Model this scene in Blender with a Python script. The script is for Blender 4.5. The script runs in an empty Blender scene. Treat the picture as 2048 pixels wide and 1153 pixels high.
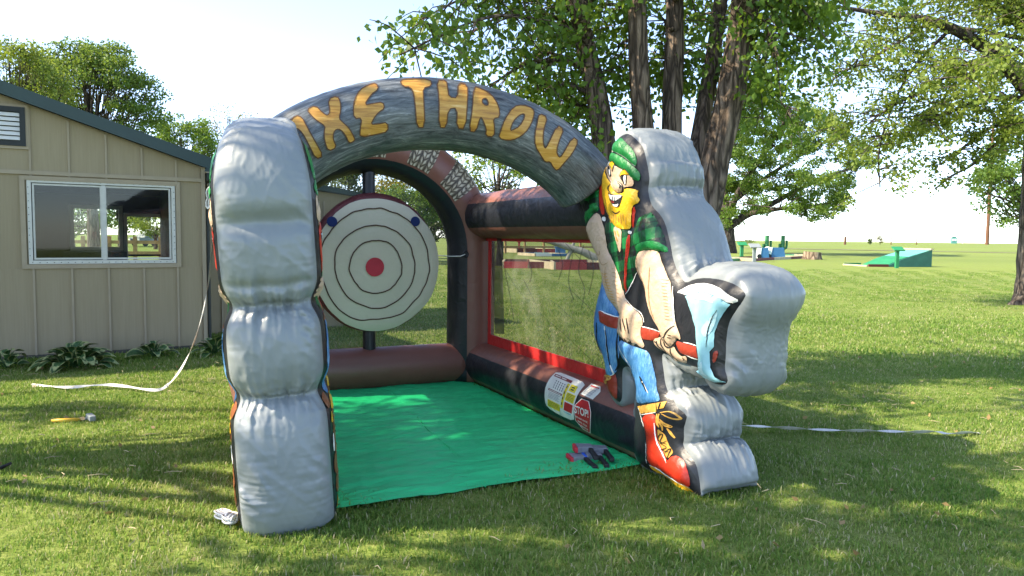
import bpy, bmesh, math, random
import numpy as np
from mathutils import Vector, Matrix, noise
from mathutils.bvhtree import BVHTree
from mathutils.geometry import delaunay_2d_cdt
random.seed(7); RNG = np.random.default_rng(7)
SC = bpy.context.scene
COL = SC.collection
R = math.radians

# ------------------------------------------------------------------ camera
EYE = 1.6; FPX = 1480.0; PITCH = math.atan(100 / 1480); ROLL = 0.010
fw = Vector((0, math.cos(PITCH), -math.sin(PITCH))); up0 = Vector((0, math.sin(PITCH), math.cos(PITCH))); r0 = Vector((1, 0, 0))
RT = r0 * math.cos(ROLL) + up0 * math.sin(ROLL); UPV = up0 * math.cos(ROLL) - r0 * math.sin(ROLL)
cd = bpy.data.cameras.new('camera'); cam = bpy.data.objects.new('camera', cd); COL.objects.link(cam)
cam.matrix_world = Matrix(((RT.x, UPV.x, -fw.x, 0), (RT.y, UPV.y, -fw.y, 0), (RT.z, UPV.z, -fw.z, EYE), (0, 0, 0, 1)))
cd.sensor_width = 36; cd.lens = FPX / 2048 * 36; cd.clip_start = .05; cd.clip_end = 6000
SC.camera = cam
# ------------------------------------------------------------------ light
SUN_EL = 43; TRAVEL = Vector((0.985, 0.17, 0)).normalized()
wd = bpy.data.worlds.new('World'); SC.world = wd; wd.use_nodes = True
nt = wd.node_tree; nt.nodes.clear()
sky = nt.nodes.new('ShaderNodeTexSky'); sky.sky_type = 'NISHITA'; sky.sun_disc = False
sky.sun_elevation = R(SUN_EL); sky.sun_rotation = math.atan2(-TRAVEL.x, -TRAVEL.y); sky.air_density = .55; sky.dust_density = .5; sky.ozone_density = 1.0; sky.altitude = 200
bgn = nt.nodes.new('ShaderNodeBackground'); bgn.inputs[1].default_value = .15
wo = nt.nodes.new('ShaderNodeOutputWorld'); nt.links.new(sky.outputs[0], bgn.inputs[0]); nt.links.new(bgn.outputs[0], wo.inputs[0])
sl = bpy.data.lights.new('sun', 'SUN'); sl.energy = 2.6; sl.angle = R(.53); sl.color = (1, .93, .80)
so = bpy.data.objects.new('sun', sl); COL.objects.link(so); so.location = (-20, 0, 20)
so.rotation_euler = Vector((TRAVEL.x * math.cos(R(SUN_EL)), TRAVEL.y * math.cos(R(SUN_EL)), -math.sin(R(SUN_EL)))).to_track_quat('-Z', 'Y').to_euler()
SC.view_settings.view_transform = 'Standard'; SC.view_settings.look = 'None'; SC.view_settings.gamma = 1
SC.view_settings.exposure = 2.22; SC.view_settings.use_white_balance = True; SC.view_settings.white_balance_temperature = 7300; SC.view_settings.white_balance_tint = 12; SC.view_settings.use_curve_mapping = False
SC.render.engine = 'CYCLES'
try:
    SC.cycles.max_bounces = 8; SC.cycles.transparent_max_bounces = 24; SC.cycles.use_denoising = True
    SC.cycles.sample_clamp_indirect = 6; SC.cycles.caustics_reflective = False; SC.cycles.caustics_refractive = False
except Exception: pass

# ------------------------------------------------------------------ helpers
def ray(x, y): return (RT * ((x - 1024) / FPX) + UPV * ((576.5 - y) / FPX) + fw).normalized()
def gnd(x, y, z=0):
    d = ray(x, y); t = (z - EYE) / d.z; return Vector((0, 0, EYE)) + d * t
def at(x, y, Y):
    d = ray(x, y); return Vector((0, 0, EYE)) + d * (Y / d.y)
def onplane(x, y, P0, n):
    d = ray(x, y); o = Vector((0, 0, EYE)); return o + d * ((P0 - o).dot(n) / d.dot(n))

def mk(name, verts, faces, mat=None, parent=None, smooth=False, mats=None, midx=None, uv=None, kind=None):
    me = bpy.data.meshes.new(name)
    me.from_pydata([tuple(v) for v in verts] if not isinstance(verts, np.ndarray) else verts.tolist(), [], faces if not isinstance(faces, np.ndarray) else faces.tolist())
    for m in (mats or ([mat] if mat else [])): me.materials.append(m)
    if midx is not None: me.polygons.foreach_set('material_index', midx)
    if smooth: me.polygons.foreach_set('use_smooth', [True] * len(me.polygons))
    if uv is not None:
        ul = me.uv_layers.new(name='UVMap'); vi = np.empty(len(me.loops), np.int32); me.loops.foreach_get('vertex_index', vi)
        ul.data.foreach_set('uv', np.asarray(uv, np.float32)[vi].ravel())
    me.update()
    return link(name, me, parent, kind)
def link(name, me, parent=None, kind=None):
    o = bpy.data.objects.new(name, me); COL.objects.link(o)
    if parent: o.parent = parent
    if kind: o['kind'] = kind
    return o
def empty(name, loc=(0, 0, 0), rz=0, parent=None):
    o = bpy.data.objects.new(name, None); COL.objects.link(o); o.location = loc; o.rotation_euler = (0, 0, rz); o.empty_display_size = .1
    if parent: o.parent = parent
    return o
def tag(o, label, cat=None, group=None):
    o['label'] = label
    if cat: o['category'] = cat
    if group: o['group'] = group
    return o
def boxvf(x0, x1, y0, y1, z0, z1):
    v = [(x0, y0, z0), (x1, y0, z0), (x1, y1, z0), (x0, y1, z0), (x0, y0, z1), (x1, y0, z1), (x1, y1, z1), (x0, y1, z1)]
    f = [(0, 3, 2, 1), (4, 5, 6, 7), (0, 1, 5, 4), (1, 2, 6, 5), (2, 3, 7, 6), (3, 0, 4, 7)]
    return v, f
class MB:
    def __init__(s): s.v = []; s.f = []; s.mi = []
    def add(s, v, f, m=0):
        o = len(s.v); s.v += [tuple(p) for p in v]; s.f += [tuple(i + o for i in q) for q in f]; s.mi += [m] * len(f); return s
    def box(s, *a, m=0): return s.add(*boxvf(*a), m=m)
    def obox(s, M, sx, sy, sz, m=0):
        v, f = boxvf(-sx / 2, sx / 2, -sy / 2, sy / 2, -sz / 2, sz / 2); return s.add([M @ Vector(p) for p in v], f, m)
    def tube(s, pts, r, n=8, caps=True, m=0):
        v, f = tubevf(pts, r, n, caps)[:2]; return s.add(v, f, m)
    def prism(s, poly, d0, d1, axis, m=0):   # poly in 2D, extruded along axis
        n = len(poly)
        def P(p, d): return {'x': (d, p[0], p[1]), 'y': (p[0], d, p[1]), 'z': (p[0], p[1], d)}[axis]
        v = [P(p, d0) for p in poly] + [P(p, d1) for p in poly]
        f = [tuple(range(n))[::-1], tuple(range(n, 2 * n))] + [(i, (i + 1) % n, (i + 1) % n + n, i + n) for i in range(n)]
        return s.add(v, f, m)
    def build(s, name, mat, parent=None, smooth=False, kind=None):
        return mk(name, s.v, s.f, parent=parent, smooth=smooth, mats=mat if isinstance(mat, list) else [mat], midx=s.mi, kind=kind)
def bevel(o, w, seg=2):
    bm = bmesh.new(); bm.from_mesh(o.data)
    bmesh.ops.bevel(bm, geom=[e for e in bm.edges if len(e.link_faces) == 2 and e.calc_face_angle(0) > .5], offset=w, segments=seg, affect='EDGES', profile=.5)
    bm.to_mesh(o.data); bm.free(); return o
def tubevf(pts, r, n=12, caps=True, twist=None):
    """tube along pts; r scalar/list/callable(i,k,ang)->radius; returns verts, faces, uv, ringangle index per face"""
    P = [Vector(p) for p in pts]; m = len(P); v = []; f = []; uv = []; ka = []
    t0 = (P[1] - P[0]).normalized(); ref = twist or (Vector((0, 0, 1)) if abs(t0.z) < .9 else Vector((1, 0, 0)))
    ref = (ref - t0 * ref.dot(t0)).normalized(); L = 0
    for i in range(m):
        t = (P[min(i + 1, m - 1)] - P[max(i - 1, 0)]).normalized()
        ref = (ref - t * ref.dot(t)).normalized(); bi = t.cross(ref)
        if i: L += (P[i] - P[i - 1]).length
        for k in range(n):
            a = 2 * math.pi * k / n
            rr = r(i, k, a) if callable(r) else (r[i] if isinstance(r, (list, tuple, np.ndarray)) else r)
            v.append(P[i] + (ref * math.cos(a) + bi * math.sin(a)) * rr); uv.append((L, a / (2 * math.pi)))
    for i in range(m - 1):
        for k in range(n):
            k2 = (k + 1) % n; f.append((i * n + k, i * n + k2, (i + 1) * n + k2, (i + 1) * n + k)); ka.append(k)
    if caps:
        f.append(tuple(range(n))[::-1]); ka.append(0); f.append(tuple(range((m - 1) * n, m * n))); ka.append(0)
    return v, f, uv, ka
def smooth_path(pts, n=6):
    P = [Vector(p) for p in pts]; out = []
    for i in range(len(P) - 1):
        a, b, c, d = P[max(i - 1, 0)], P[i], P[i + 1], P[min(i + 2, len(P) - 1)]
        for k in range(n):
            t = k / n; out.append(.5 * ((2 * b) + (c - a) * t + (2 * a - 5 * b + 4 * c - d) * t * t + (3 * b - a - 3 * c + d) * t ** 3))
    out.append(P[-1]); return out

# ------------------------------------------------------------------ materials
def nodes_of(name):
    m = bpy.data.materials.new(name); m.use_nodes = True; t = m.node_tree; b = t.nodes['Principled BSDF']; return m, t, b
def N(t, ty, **kw):
    n = t.nodes.new(ty)
    for k, v in kw.items(): setattr(n, k, v)
    return n
def col4(c): return (c[0], c[1], c[2], 1)
def coords(t, scale=(1, 1, 1), kind='Object', rot=(0, 0, 0)):
    tc = N(t, 'ShaderNodeTexCoord'); mp = N(t, 'ShaderNodeMapping'); mp.inputs['Scale'].default_value = scale; mp.inputs['Rotation'].default_value = rot
    t.links.new(tc.outputs[kind], mp.inputs[0]); return mp.outputs[0]
def tex(t, vec, scale, detail=4, rough=.55, dist=0):
    n = N(t, 'ShaderNodeTexNoise'); n.inputs['Scale'].default_value = scale; n.inputs['Detail'].default_value = detail; n.inputs['Roughness'].default_value = rough; n.inputs['Distortion'].default_value = dist
    t.links.new(vec, n.inputs['Vector']); return n.outputs['Fac']
def ramp(t, fac, stops):
    n = N(t, 'ShaderNodeValToRGB'); e = n.color_ramp.elements
    while len(e) < len(stops): e.new(.5)
    for i, (p, c) in enumerate(stops): e[i].position = p; e[i].color = col4(c) if hasattr(c, '__len__') else (c, c, c, 1)
    t.links.new(fac, n.inputs[0]); return n.outputs[0]
def mixc(t, fac, a, b):
    n = N(t, 'ShaderNodeMix', data_type='RGBA')
    for s, val in ((0, fac), (6, a), (7, b)):
        if hasattr(val, 'is_linked') or hasattr(val, 'links'): t.links.new(val, n.inputs[s])
        else: n.inputs[s].default_value = val if s == 0 else col4(val)
    return n.outputs[2]
def bump(t, b, h, strength=.3, dist=.01):
    n = N(t, 'ShaderNodeBump'); n.inputs['Strength'].default_value = strength; n.inputs['Distance'].default_value = dist
    t.links.new(h, n.inputs['Height']); t.links.new(n.outputs[0], b.inputs['Normal']); return n
def mat_plain(name, c, rough=.6, var=.12, scale=8, spec=.4, metal=0, bs=0, bscale=60, rotv=None):
    m, t, b = nodes_of(name); v = coords(t); f = tex(t, v, scale, 5)
    o = ramp(t, f, [(.3, [x * (1 - var) for x in c]), (.7, [min(1, x * (1 + var)) for x in c])]); t.links.new(o, b.inputs['Base Color'])
    b.inputs['Roughness'].default_value = rough; b.inputs['Specular IOR Level'].default_value = spec; b.inputs['Metallic'].default_value = metal
    if bs: bump(t, b, tex(t, v, bscale, 4), bs, .004)
    return m
def mat_vinyl(name, c, rough=.42, wr=.35, wscale=5, var=.06, stretch=(1, 1, 1), spec=.45):
    m, t, b = nodes_of(name); v = coords(t, stretch)
    f = tex(t, v, 2.2, 3); o = ramp(t, f, [(.3, [x * (1 - var) for x in c]), (.7, [min(1, x * (1 + var)) for x in c])]); t.links.new(o, b.inputs['Base Color'])
    b.inputs['Specular IOR Level'].default_value = spec
    ro = ramp(t, tex(t, v, 9, 4), [(.3, rough - .06), (.7, rough + .10)]); t.links.new(ro, b.inputs['Roughness'])
    w = tex(t, v, wscale, 5, .5, 1.2); w2 = tex(t, v, wscale * 1.7, 4, .45, .8); w2.node.noise_type = 'RIDGED_MULTIFRACTAL'
    ad = N(t, 'ShaderNodeMath', operation='MULTIPLY_ADD'); t.links.new(w2, ad.inputs[0]); ad.inputs[1].default_value = .30; t.links.new(w, ad.inputs[2])
    bump(t, b, ad.outputs[0], wr, .03); return m
def mat_leaf(name, c1, c2, trans=.45, rough=.5):
    m, t, b = nodes_of(name); a = N(t, 'ShaderNodeAttribute', attribute_name='tint')
    o = ramp(t, a.outputs['Fac'], [(0, c1), (.75, c2), (1, [min(1, x * 1.35) for x in c2])]); t.links.new(o, b.inputs['Base Color'])
    b.inputs['Roughness'].default_value = rough; b.inputs['Specular IOR Level'].default_value = .35
    tr = N(t, 'ShaderNodeBsdfTranslucent'); t.links.new(mixc(t, .35, o, (.30, .36, .03)), tr.inputs[0])
    mx = N(t, 'ShaderNodeMixShader'); mx.inputs[0].default_value = trans
    t.links.new(b.outputs[0], mx.inputs[1]); t.links.new(tr.outputs[0], mx.inputs[2]); t.links.new(mx.outputs[0], t.nodes['Material Output'].inputs[0]); return m
def mat_bark(name, c1, c2, sc=7):
    m, t, b = nodes_of(name); v = coords(t, (1, 1, .16))
    vo = N(t, 'ShaderNodeTexVoronoi', feature='DISTANCE_TO_EDGE'); vo.inputs['Scale'].default_value = sc * 1.8
    nz = tex(t, v, sc * 2.5, 6, .65, 1.5); mxv = N(t, 'ShaderNodeMix', data_type='VECTOR'); mxv.inputs[0].default_value = .12
    nn = N(t, 'ShaderNodeTexNoise'); nn.inputs['Scale'].default_value = 9; t.links.new(v, nn.inputs[0]); t.links.new(v, mxv.inputs[4]); t.links.new(nn.outputs['Color'], mxv.inputs[5]); t.links.new(mxv.outputs[1], vo.inputs['Vector'])
    o = ramp(t, nz, [(.3, c1), (.72, c2)]); e = ramp(t, vo.outputs[0], [(0, 0), (.22, 1)])
    o2 = mixc(t, e, [x * .45 for x in c1], o); t.links.new(o2, b.inputs['Base Color']); b.inputs['Roughness'].default_value = .92; b.inputs['Specular IOR Level'].default_value = .15
    ad = N(t, 'ShaderNodeMath', operation='ADD'); t.links.new(e, ad.inputs[0]); t.links.new(nz, ad.inputs[1]); bump(t, b, ad.outputs[0], .9, .03); return m
def mat_net(name, c, dens):
    m, t, b = nodes_of(name); b.inputs['Base Color'].default_value = col4(c); b.inputs['Roughness'].default_value = .5
    tr = N(t, 'ShaderNodeBsdfTransparent'); mx = N(t, 'ShaderNodeMixShader'); f = ramp(t, tex(t, coords(t), 2.3, 4), [(.3, max(0, dens - .06)), (.7, dens + .08)])
    t.links.new(f, mx.inputs[0]); t.links.new(tr.outputs[0], mx.inputs[1]); t.links.new(b.outputs[0], mx.inputs[2]); t.links.new(mx.outputs[0], t.nodes['Material Output'].inputs[0]); return m
def mat_glass(name, dirt=.10, refl=.9):
    m, t, b = nodes_of(name); tr = N(t, 'ShaderNodeBsdfTransparent'); tr.inputs[0].default_value = (.93, .95, .93, 1)
    gl = N(t, 'ShaderNodeBsdfGlossy'); gl.inputs['Roughness'].default_value = .03; fr = N(t, 'ShaderNodeFresnel'); fr.inputs[0].default_value = 1.5
    mu = N(t, 'ShaderNodeMath', operation='MULTIPLY'); mu.inputs[1].default_value = refl; t.links.new(fr.outputs[0], mu.inputs[0])
    mx = N(t, 'ShaderNodeMixShader'); t.links.new(mu.outputs[0], mx.inputs[0]); t.links.new(tr.outputs[0], mx.inputs[1]); t.links.new(gl.outputs[0], mx.inputs[2])
    df = N(t, 'ShaderNodeBsdfDiffuse'); df.inputs[0].default_value = (.5, .5, .46, 1); m2 = N(t, 'ShaderNodeMixShader'); f = ramp(t, tex(t, coords(t), 1.6, 4), [(.4, 0), (.8, dirt)])
    t.links.new(f, m2.inputs[0]); t.links.new(mx.outputs[0], m2.inputs[1]); t.links.new(df.outputs[0], m2.inputs[2]); t.links.new(m2.outputs[0], t.nodes['Material Output'].inputs[0]); return m

M = {}
M['silver'] = mat_vinyl('silver_vinyl', (.225, .252, .258), .28, .07, 3.2, .04, (1, 1, 1.5), .6)
def mat_silver():
    m, t, b = nodes_of('silver_vinyl'); v = coords(t, (1, 1, 1)); f = tex(t, v, 3, 4)
    t.links.new(ramp(t, f, [(.3, (.198, .222, .226)), (.7, (.220, .244, .247))]), b.inputs['Base Color']); t.links.new(ramp(t, tex(t, v, 8, 4), [(.3, .36), (.7, .46)]), b.inputs['Roughness']); b.inputs['Specular IOR Level'].default_value = .6
    def rid(sc, st, lo): n = tex(t, coords(t, st, rot=(R(25), R(15), 0)), sc, 2, .5, .5); n.node.noise_type = 'RIDGED_MULTIFRACTAL'; return ramp(t, n, [(lo, 0), (1, 1)])
    a = N(t, 'ShaderNodeMath', operation='ADD'); t.links.new(rid(3.2, (1, 1, 1.4), .45), a.inputs[0]); t.links.new(rid(6.0, (1.5, 1, .8), .55), a.inputs[1])
    w = N(t, 'ShaderNodeMath', operation='MULTIPLY_ADD'); t.links.new(tex(t, v, 45, 3), w.inputs[0]); w.inputs[1].default_value = .05; t.links.new(a.outputs[0], w.inputs[2]); bump(t, b, w.outputs[0], .22, .010); return m
M['silver'] = mat_silver()
M['brown'] = mat_vinyl('brown_vinyl', (.205, .078, .056), .40, .22, 4, .08)
M['black'] = mat_vinyl('black_vinyl', (.012, .014, .018), .40, .3, 6, .1)
M['red'] = mat_vinyl('red_vinyl', (.50, .022, .022), .45, .35, 9)
M['greenmat'] = mat_vinyl('green_tarp', (.001, .64, .225), .40, .75, 3.4, .10, (.9, 2.2, 1), .16)
M['white'] = mat_plain('white_paint', (.75, .75, .72), .5, .05)
M['vwhite'] = mat_vinyl('white_print', (.75, .76, .72), .5, .2, 9)
M['cream'] = mat_vinyl('cream_canvas', (.58, .515, .385), .75, .3, 7, .05, spec=.2)
M['ringline'] = mat_plain('brown_line', (.075, .035, .02), .7)
M['burnt'] = mat_plain('burnt_edge', (.11, .05, .02), .6)
M['bull'] = mat_plain('bullseye_red', (.48, .03, .045), .7)
M['dot'] = mat_plain('dark_blue_felt', (.008, .022, .10), .85)
M['rim'] = mat_vinyl('maroon_rim', (.15, .035, .035), .42, .6, 12, .35)
M['orange'] = None
M['skin'] = mat_vinyl('skin_print', (.56, .40, .27), .45, .35, 12, .05)
M['yellow'] = mat_vinyl('yellow_print', (.80, .45, .022), .42, .35, 12, .06)
M['hat'] = mat_vinyl('hat_green', (.006, .19, .045), .40, .35, 14, .35)
M['bootred'] = mat_vinyl('boot_red', (.58, .035, .015), .40, .3, 9, .12)
M['handle'] = mat_vinyl('handle_red', (.30, .035, .018), .42, .3, 9, .2)
M['steel'] = mat_vinyl('axe_blue', (.26, .54, .60), .42, .25, 7, .08)
M['steel2'] = mat_vinyl('axe_blue_light', (.42, .66, .70), .42, .25, 7, .05)
M['gold'] = mat_vinyl('gold_print', (.55, .30, .06), .45, .3, 12, .15)
M['tan_line'] = mat_plain('tan_shade', (.40, .26, .15), .5)
M['blk'] = mat_plain('black_print', (.008, .009, .010), .5)
M['tongue'] = mat_plain('tongue_red', (.25, .02, .02), .5)
def mat_plaid():
    m, t, b = nodes_of('green_plaid'); v = coords(t, (1, 1, 1), rot=(R(12), 0, 0)); sp = N(t, 'ShaderNodeSeparateXYZ'); t.links.new(v, sp.inputs[0])
    def band(o, per, lo, ph):
        a = N(t, 'ShaderNodeMath', operation='MULTIPLY_ADD'); t.links.new(o, a.inputs[0]); a.inputs[1].default_value = 1 / per; a.inputs[2].default_value = ph
        f = N(t, 'ShaderNodeMath', operation='FRACT'); t.links.new(a.outputs[0], f.inputs[0]); g = N(t, 'ShaderNodeMath', operation='LESS_THAN'); t.links.new(f.outputs[0], g.inputs[0]); g.inputs[1].default_value = lo; return g.outputs[0]
    y, z = sp.outputs[1], sp.outputs[2]
    s = N(t, 'ShaderNodeMath', operation='ADD'); t.links.new(band(y, .15, .5, .1), s.inputs[0]); t.links.new(band(z, .15, .5, .3), s.inputs[1])
    o = ramp(t, s.outputs[0], [(0, (.006, .20, .05)), (.5, (.003, .075, .022)), (1, (.006, .009, .008))]); 
    n = o.node; n.color_ramp.interpolation = 'CONSTANT'; n.color_ramp.elements[1].position = .3; n.color_ramp.elements[2].position = .8
    hf = N(t, 'ShaderNodeMath', operation='MULTIPLY'); hf.inputs[1].default_value = .5; t.links.new(s.outputs[0], hf.inputs[0]); t.links.new(hf.outputs[0], n.inputs[0])
    l = N(t, 'ShaderNodeMath', operation='MAXIMUM'); t.links.new(band(y, .15, .06, .85), l.inputs[0]); t.links.new(band(z, .15, .06, .05), l.inputs[1])
    t.links.new(mixc(t, l.outputs[0], o, (.004, .03, .01)), b.inputs['Base Color']); b.inputs['Roughness'].default_value = .42; bump(t, b, tex(t, coords(t), 12, 4), .35, .03); return m
M['plaid'] = mat_plaid()
def mat_denim():
    m, t, b = nodes_of('denim_print'); v = coords(t, (1, 9, 1.3), rot=(R(18), 0, 0)); f = tex(t, v, 13, 6, .7); f2 = tex(t, coords(t), 4.5, 3)
    ad = N(t, 'ShaderNodeMath', operation='MULTIPLY_ADD'); t.links.new(f, ad.inputs[0]); ad.inputs[1].default_value = .6; sc = N(t, 'ShaderNodeMath', operation='MULTIPLY'); sc.inputs[1].default_value = .4; t.links.new(f2, sc.inputs[0]); t.links.new(sc.outputs[0], ad.inputs[2])
    t.links.new(ramp(t, ad.outputs[0], [(.36, (.012, .085, .25)), (.5, (.045, .20, .44)), (.66, (.20, .42, .62))]), b.inputs['Base Color']); b.inputs['Roughness'].default_value = .45; bump(t, b, tex(t, coords(t), 11, 4), .35, .03); return m
M['denim'] = mat_denim()
def mat_slate():
    m, t, b = nodes_of('stone_print'); v = coords(t, (1.6, 17, 1), 'UV'); f = tex(t, v, 3.2, 10, .76, .8); f2 = tex(t, coords(t, (1, 6, 1), 'UV'), 1.3, 4)
    ad = N(t, 'ShaderNodeMath', operation='MULTIPLY_ADD'); t.links.new(f, ad.inputs[0]); ad.inputs[1].default_value = .75; s = N(t, 'ShaderNodeMath', operation='MULTIPLY'); s.inputs[1].default_value = .25; t.links.new(f2, s.inputs[0]); t.links.new(s.outputs[0], ad.inputs[2])
    o = ramp(t, ad.outputs[0], [(.36, (.010, .012, .013)), (.46, (.068, .078, .083)), (.55, (.135, .150, .155)), (.66, (.38, .40, .40))]); t.links.new(o, b.inputs['Base Color'])
    b.inputs['Roughness'].default_value = .42; b.inputs['Specular IOR Level'].default_value = .45; bump(t, b, tex(t, coords(t), 7, 4), .3, .03); return m
M['slate'] = mat_slate()
def mat_letter():
    m, t, b = nodes_of('orange_wood_print'); v = coords(t, (.7, 1, 7), rot=(0, R(-8), 0)); f = tex(t, v, 6, 6, .6, .6)
    t.links.new(ramp(t, f, [(.3, (.23, .09, .016)), (.46, (.45, .215, .032)), (.6, (.56, .30, .06)), (.74, (.69, .46, .18))]), b.inputs['Base Color']); b.inputs['Roughness'].default_value = .45; bump(t, b, tex(t, coords(t), 7, 4), .3, .03); return m
M['orange'] = mat_letter()
def mat_rope():
    m, t, b = nodes_of('rope_print'); tc = N(t, 'ShaderNodeTexCoord'); sp = N(t, 'ShaderNodeSeparateXYZ'); t.links.new(tc.outputs['UV'], sp.inputs[0])
    def ma(op, a, bb=None, c=None):
        n = N(t, 'ShaderNodeMath', operation=op)
        for i, x in enumerate((a, bb, c)):
            if x is None: continue
            if hasattr(x, 'links'): t.links.new(x, n.inputs[i])
            else: n.inputs[i].default_value = x
        return n.outputs[0]
    nz = tex(t, tc.outputs['UV'], 9, 3)
    u = ma('MULTIPLY_ADD', sp.outputs[0], 3.0, ma('MULTIPLY', nz, .5)); fu = ma('FRACT', u); tri = ma('ABSOLUTE', ma('SUBTRACT', fu, .5))
    ch = ma('FRACT', ma('ADD', ma('MULTIPLY', sp.outputs[1], 15), ma('ADD', ma('MULTIPLY', tri, 1.5), ma('MULTIPLY', nz, .8)))); pz = ma('ABSOLUTE', ma('SUBTRACT', ch, .5))
    edge = ma('MINIMUM', ma('MULTIPLY', ma('SUBTRACT', .5, tri), 4.5), ma('MULTIPLY', ma('SUBTRACT', .5, pz), 3.2)); cen = ma('MINIMUM', edge, ma('MULTIPLY_ADD', tri, 6, .25))
    h = ma('MINIMUM', cen, 1.0); t.links.new(ramp(t, h, [(0, (.02, .013, .009)), (.4, (.13, .095, .06)), (.8, (.34, .27, .185)), (1, (.50, .43, .32))]), b.inputs['Base Color']); b.inputs['Roughness'].default_value = .55; return m
M['rope'] = mat_rope()
M['net'] = mat_net('dark_netting', (.05, .052, .05), .58)
M['net2'] = mat_net('dense_netting', (.04, .042, .042), .72)
M['net3'] = mat_net('fold_netting', (.05, .052, .05), .42)
M['rearnet'] = mat_net('rear_netting', (.065, .07, .065), .44)
M['strap'] = mat_plain('white_webbing', (.62, .61, .57), .8, .1, 40)
M['siding'] = None
def mat_siding():
    m, t, b = nodes_of('taupe_siding'); v = coords(t, (14, 14, .5)); f = tex(t, v, 4, 5, .6); g = tex(t, coords(t), 1.1, 4)
    o = ramp(t, f, [(.3, (.32, .262, .168)), (.7, (.36, .297, .195))]); t.links.new(mixc(t, ramp(t, g, [(.4, 0), (.8, .35)]), o, (.29, .235, .155)), b.inputs['Base Color']); b.inputs['Roughness'].default_value = .75; b.inputs['Specular IOR Level'].default_value = .25; bump(t, b, f, .25, .004); return m
M['siding'] = mat_siding()
M['trim'] = mat_plain('taupe_trim', (.37, .305, .215), .7, .06, 5)
M['greenroof'] = mat_plain('dark_green_metal', (.012, .042, .038), .45, .12, 3, .5)
M['darkframe'] = mat_plain('vent_frame_black', (.012, .018, .018), .5)
M['frame'] = mat_plain('window_vinyl', (.60, .60, .55), .5, .07, 12)
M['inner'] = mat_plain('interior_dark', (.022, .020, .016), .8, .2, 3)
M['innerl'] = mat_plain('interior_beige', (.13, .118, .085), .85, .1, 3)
M['glass'] = mat_glass('window_glass', .03, .55)
M['concrete'] = mat_plain('footing', (.10, .09, .075), .9)
M['dirt'] = None

# ------------------------------------------------------------------ ground
def mat_ground():
    m, t, b = nodes_of('lawn_soil'); v = coords(t); f1 = tex(t, v, .55, 5, .6); f2 = tex(t, v, 5, 6, .7); f3 = tex(t, v, .035, 4, .6); f4 = tex(t, v, 40, 5, .7)
    a = ramp(t, f2, [(.28, (.125, .19, .034)), (.5, (.20, .265, .058)), (.72, (.29, .31, .10))])
    c = mixc(t, ramp(t, f1, [(.5, 0), (.72, .55)]), a, (.20, .19, .07)); c2 = mixc(t, ramp(t, f3, [(.42, 0), (.62, .6)]), c, (.13, .18, .045))
    c3 = mixc(t, ramp(t, f4, [(.35, .5), (.6, 0)]), c2, (.06, .085, .02)); t.links.new(c3, b.inputs['Base Color']); b.inputs['Roughness'].default_value = .95; b.inputs['Specular IOR Level'].default_value = .1
    bump(t, b, f4, .6, .03); return m
M['ground'] = mat_ground()
def build_ground():
    xs = np.concatenate([np.linspace(-900, -40, 14), np.linspace(-36, 60, 97), np.linspace(70, 1600, 24)]); ys = np.concatenate([np.linspace(-60, -12, 6), np.linspace(-10, 110, 121), np.linspace(120, 4000, 40)])
    V = []; nx = len(xs)
    for y in ys:
        for x in xs:
            near = max(0, 1 - math.hypot(x, y - 6) / 14); z = (noise.noise(Vector((x * .13, y * .13, 0))) * .05) * (1 - near)
            if y < 30 and x < 0: z *= .2
            V.append((x, y, z if y < 130 else 0))
    Fc = [(j * nx + i, j * nx + i + 1, (j + 1) * nx + i + 1, (j + 1) * nx + i) for j in range(len(ys) - 1) for i in range(nx - 1)]
    return mk('ground', V, Fc, M['ground'], smooth=True, kind='structure')
ground = build_ground()
def mat_dirt():
    m, t, b = nodes_of('tilled_soil'); v = coords(t, (1, 1, 1)); f = tex(t, v, 1.4, 6, .7); t.links.new(ramp(t, f, [(.35, (.06, .075, .02)), (.5, (.16, .125, .075)), (.7, (.30, .24, .15))]), b.inputs['Base Color']); b.inputs['Roughness'].default_value = .95; return m
M['dirt'] = mat_dirt()
def build_dirt():
    p0, p1 = gnd(1480, 496.5), gnd(2300, 512); V = []; n = 60
    for i in range(n + 1):
        c = p0.lerp(p1, i / n); wv = 1 + .5 * noise.noise(Vector((i * .4, 0, 0)))
        w2 = 1.6 + 2.2 * max(0, noise.noise(Vector((i * .31, 3, 0))) + .4) * (1 + (1 - i / n)); V += [(c.x - w2 * .2, c.y - w2, .055), (c.x + w2 * .2, c.y + w2 * 1.3 * wv, .055)]
    mk('soil_strip', V, [(2 * i, 2 * i + 2, 2 * i + 3, 2 * i + 1) for i in range(n)], M['dirt'], kind='structure')
build_dirt()

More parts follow.
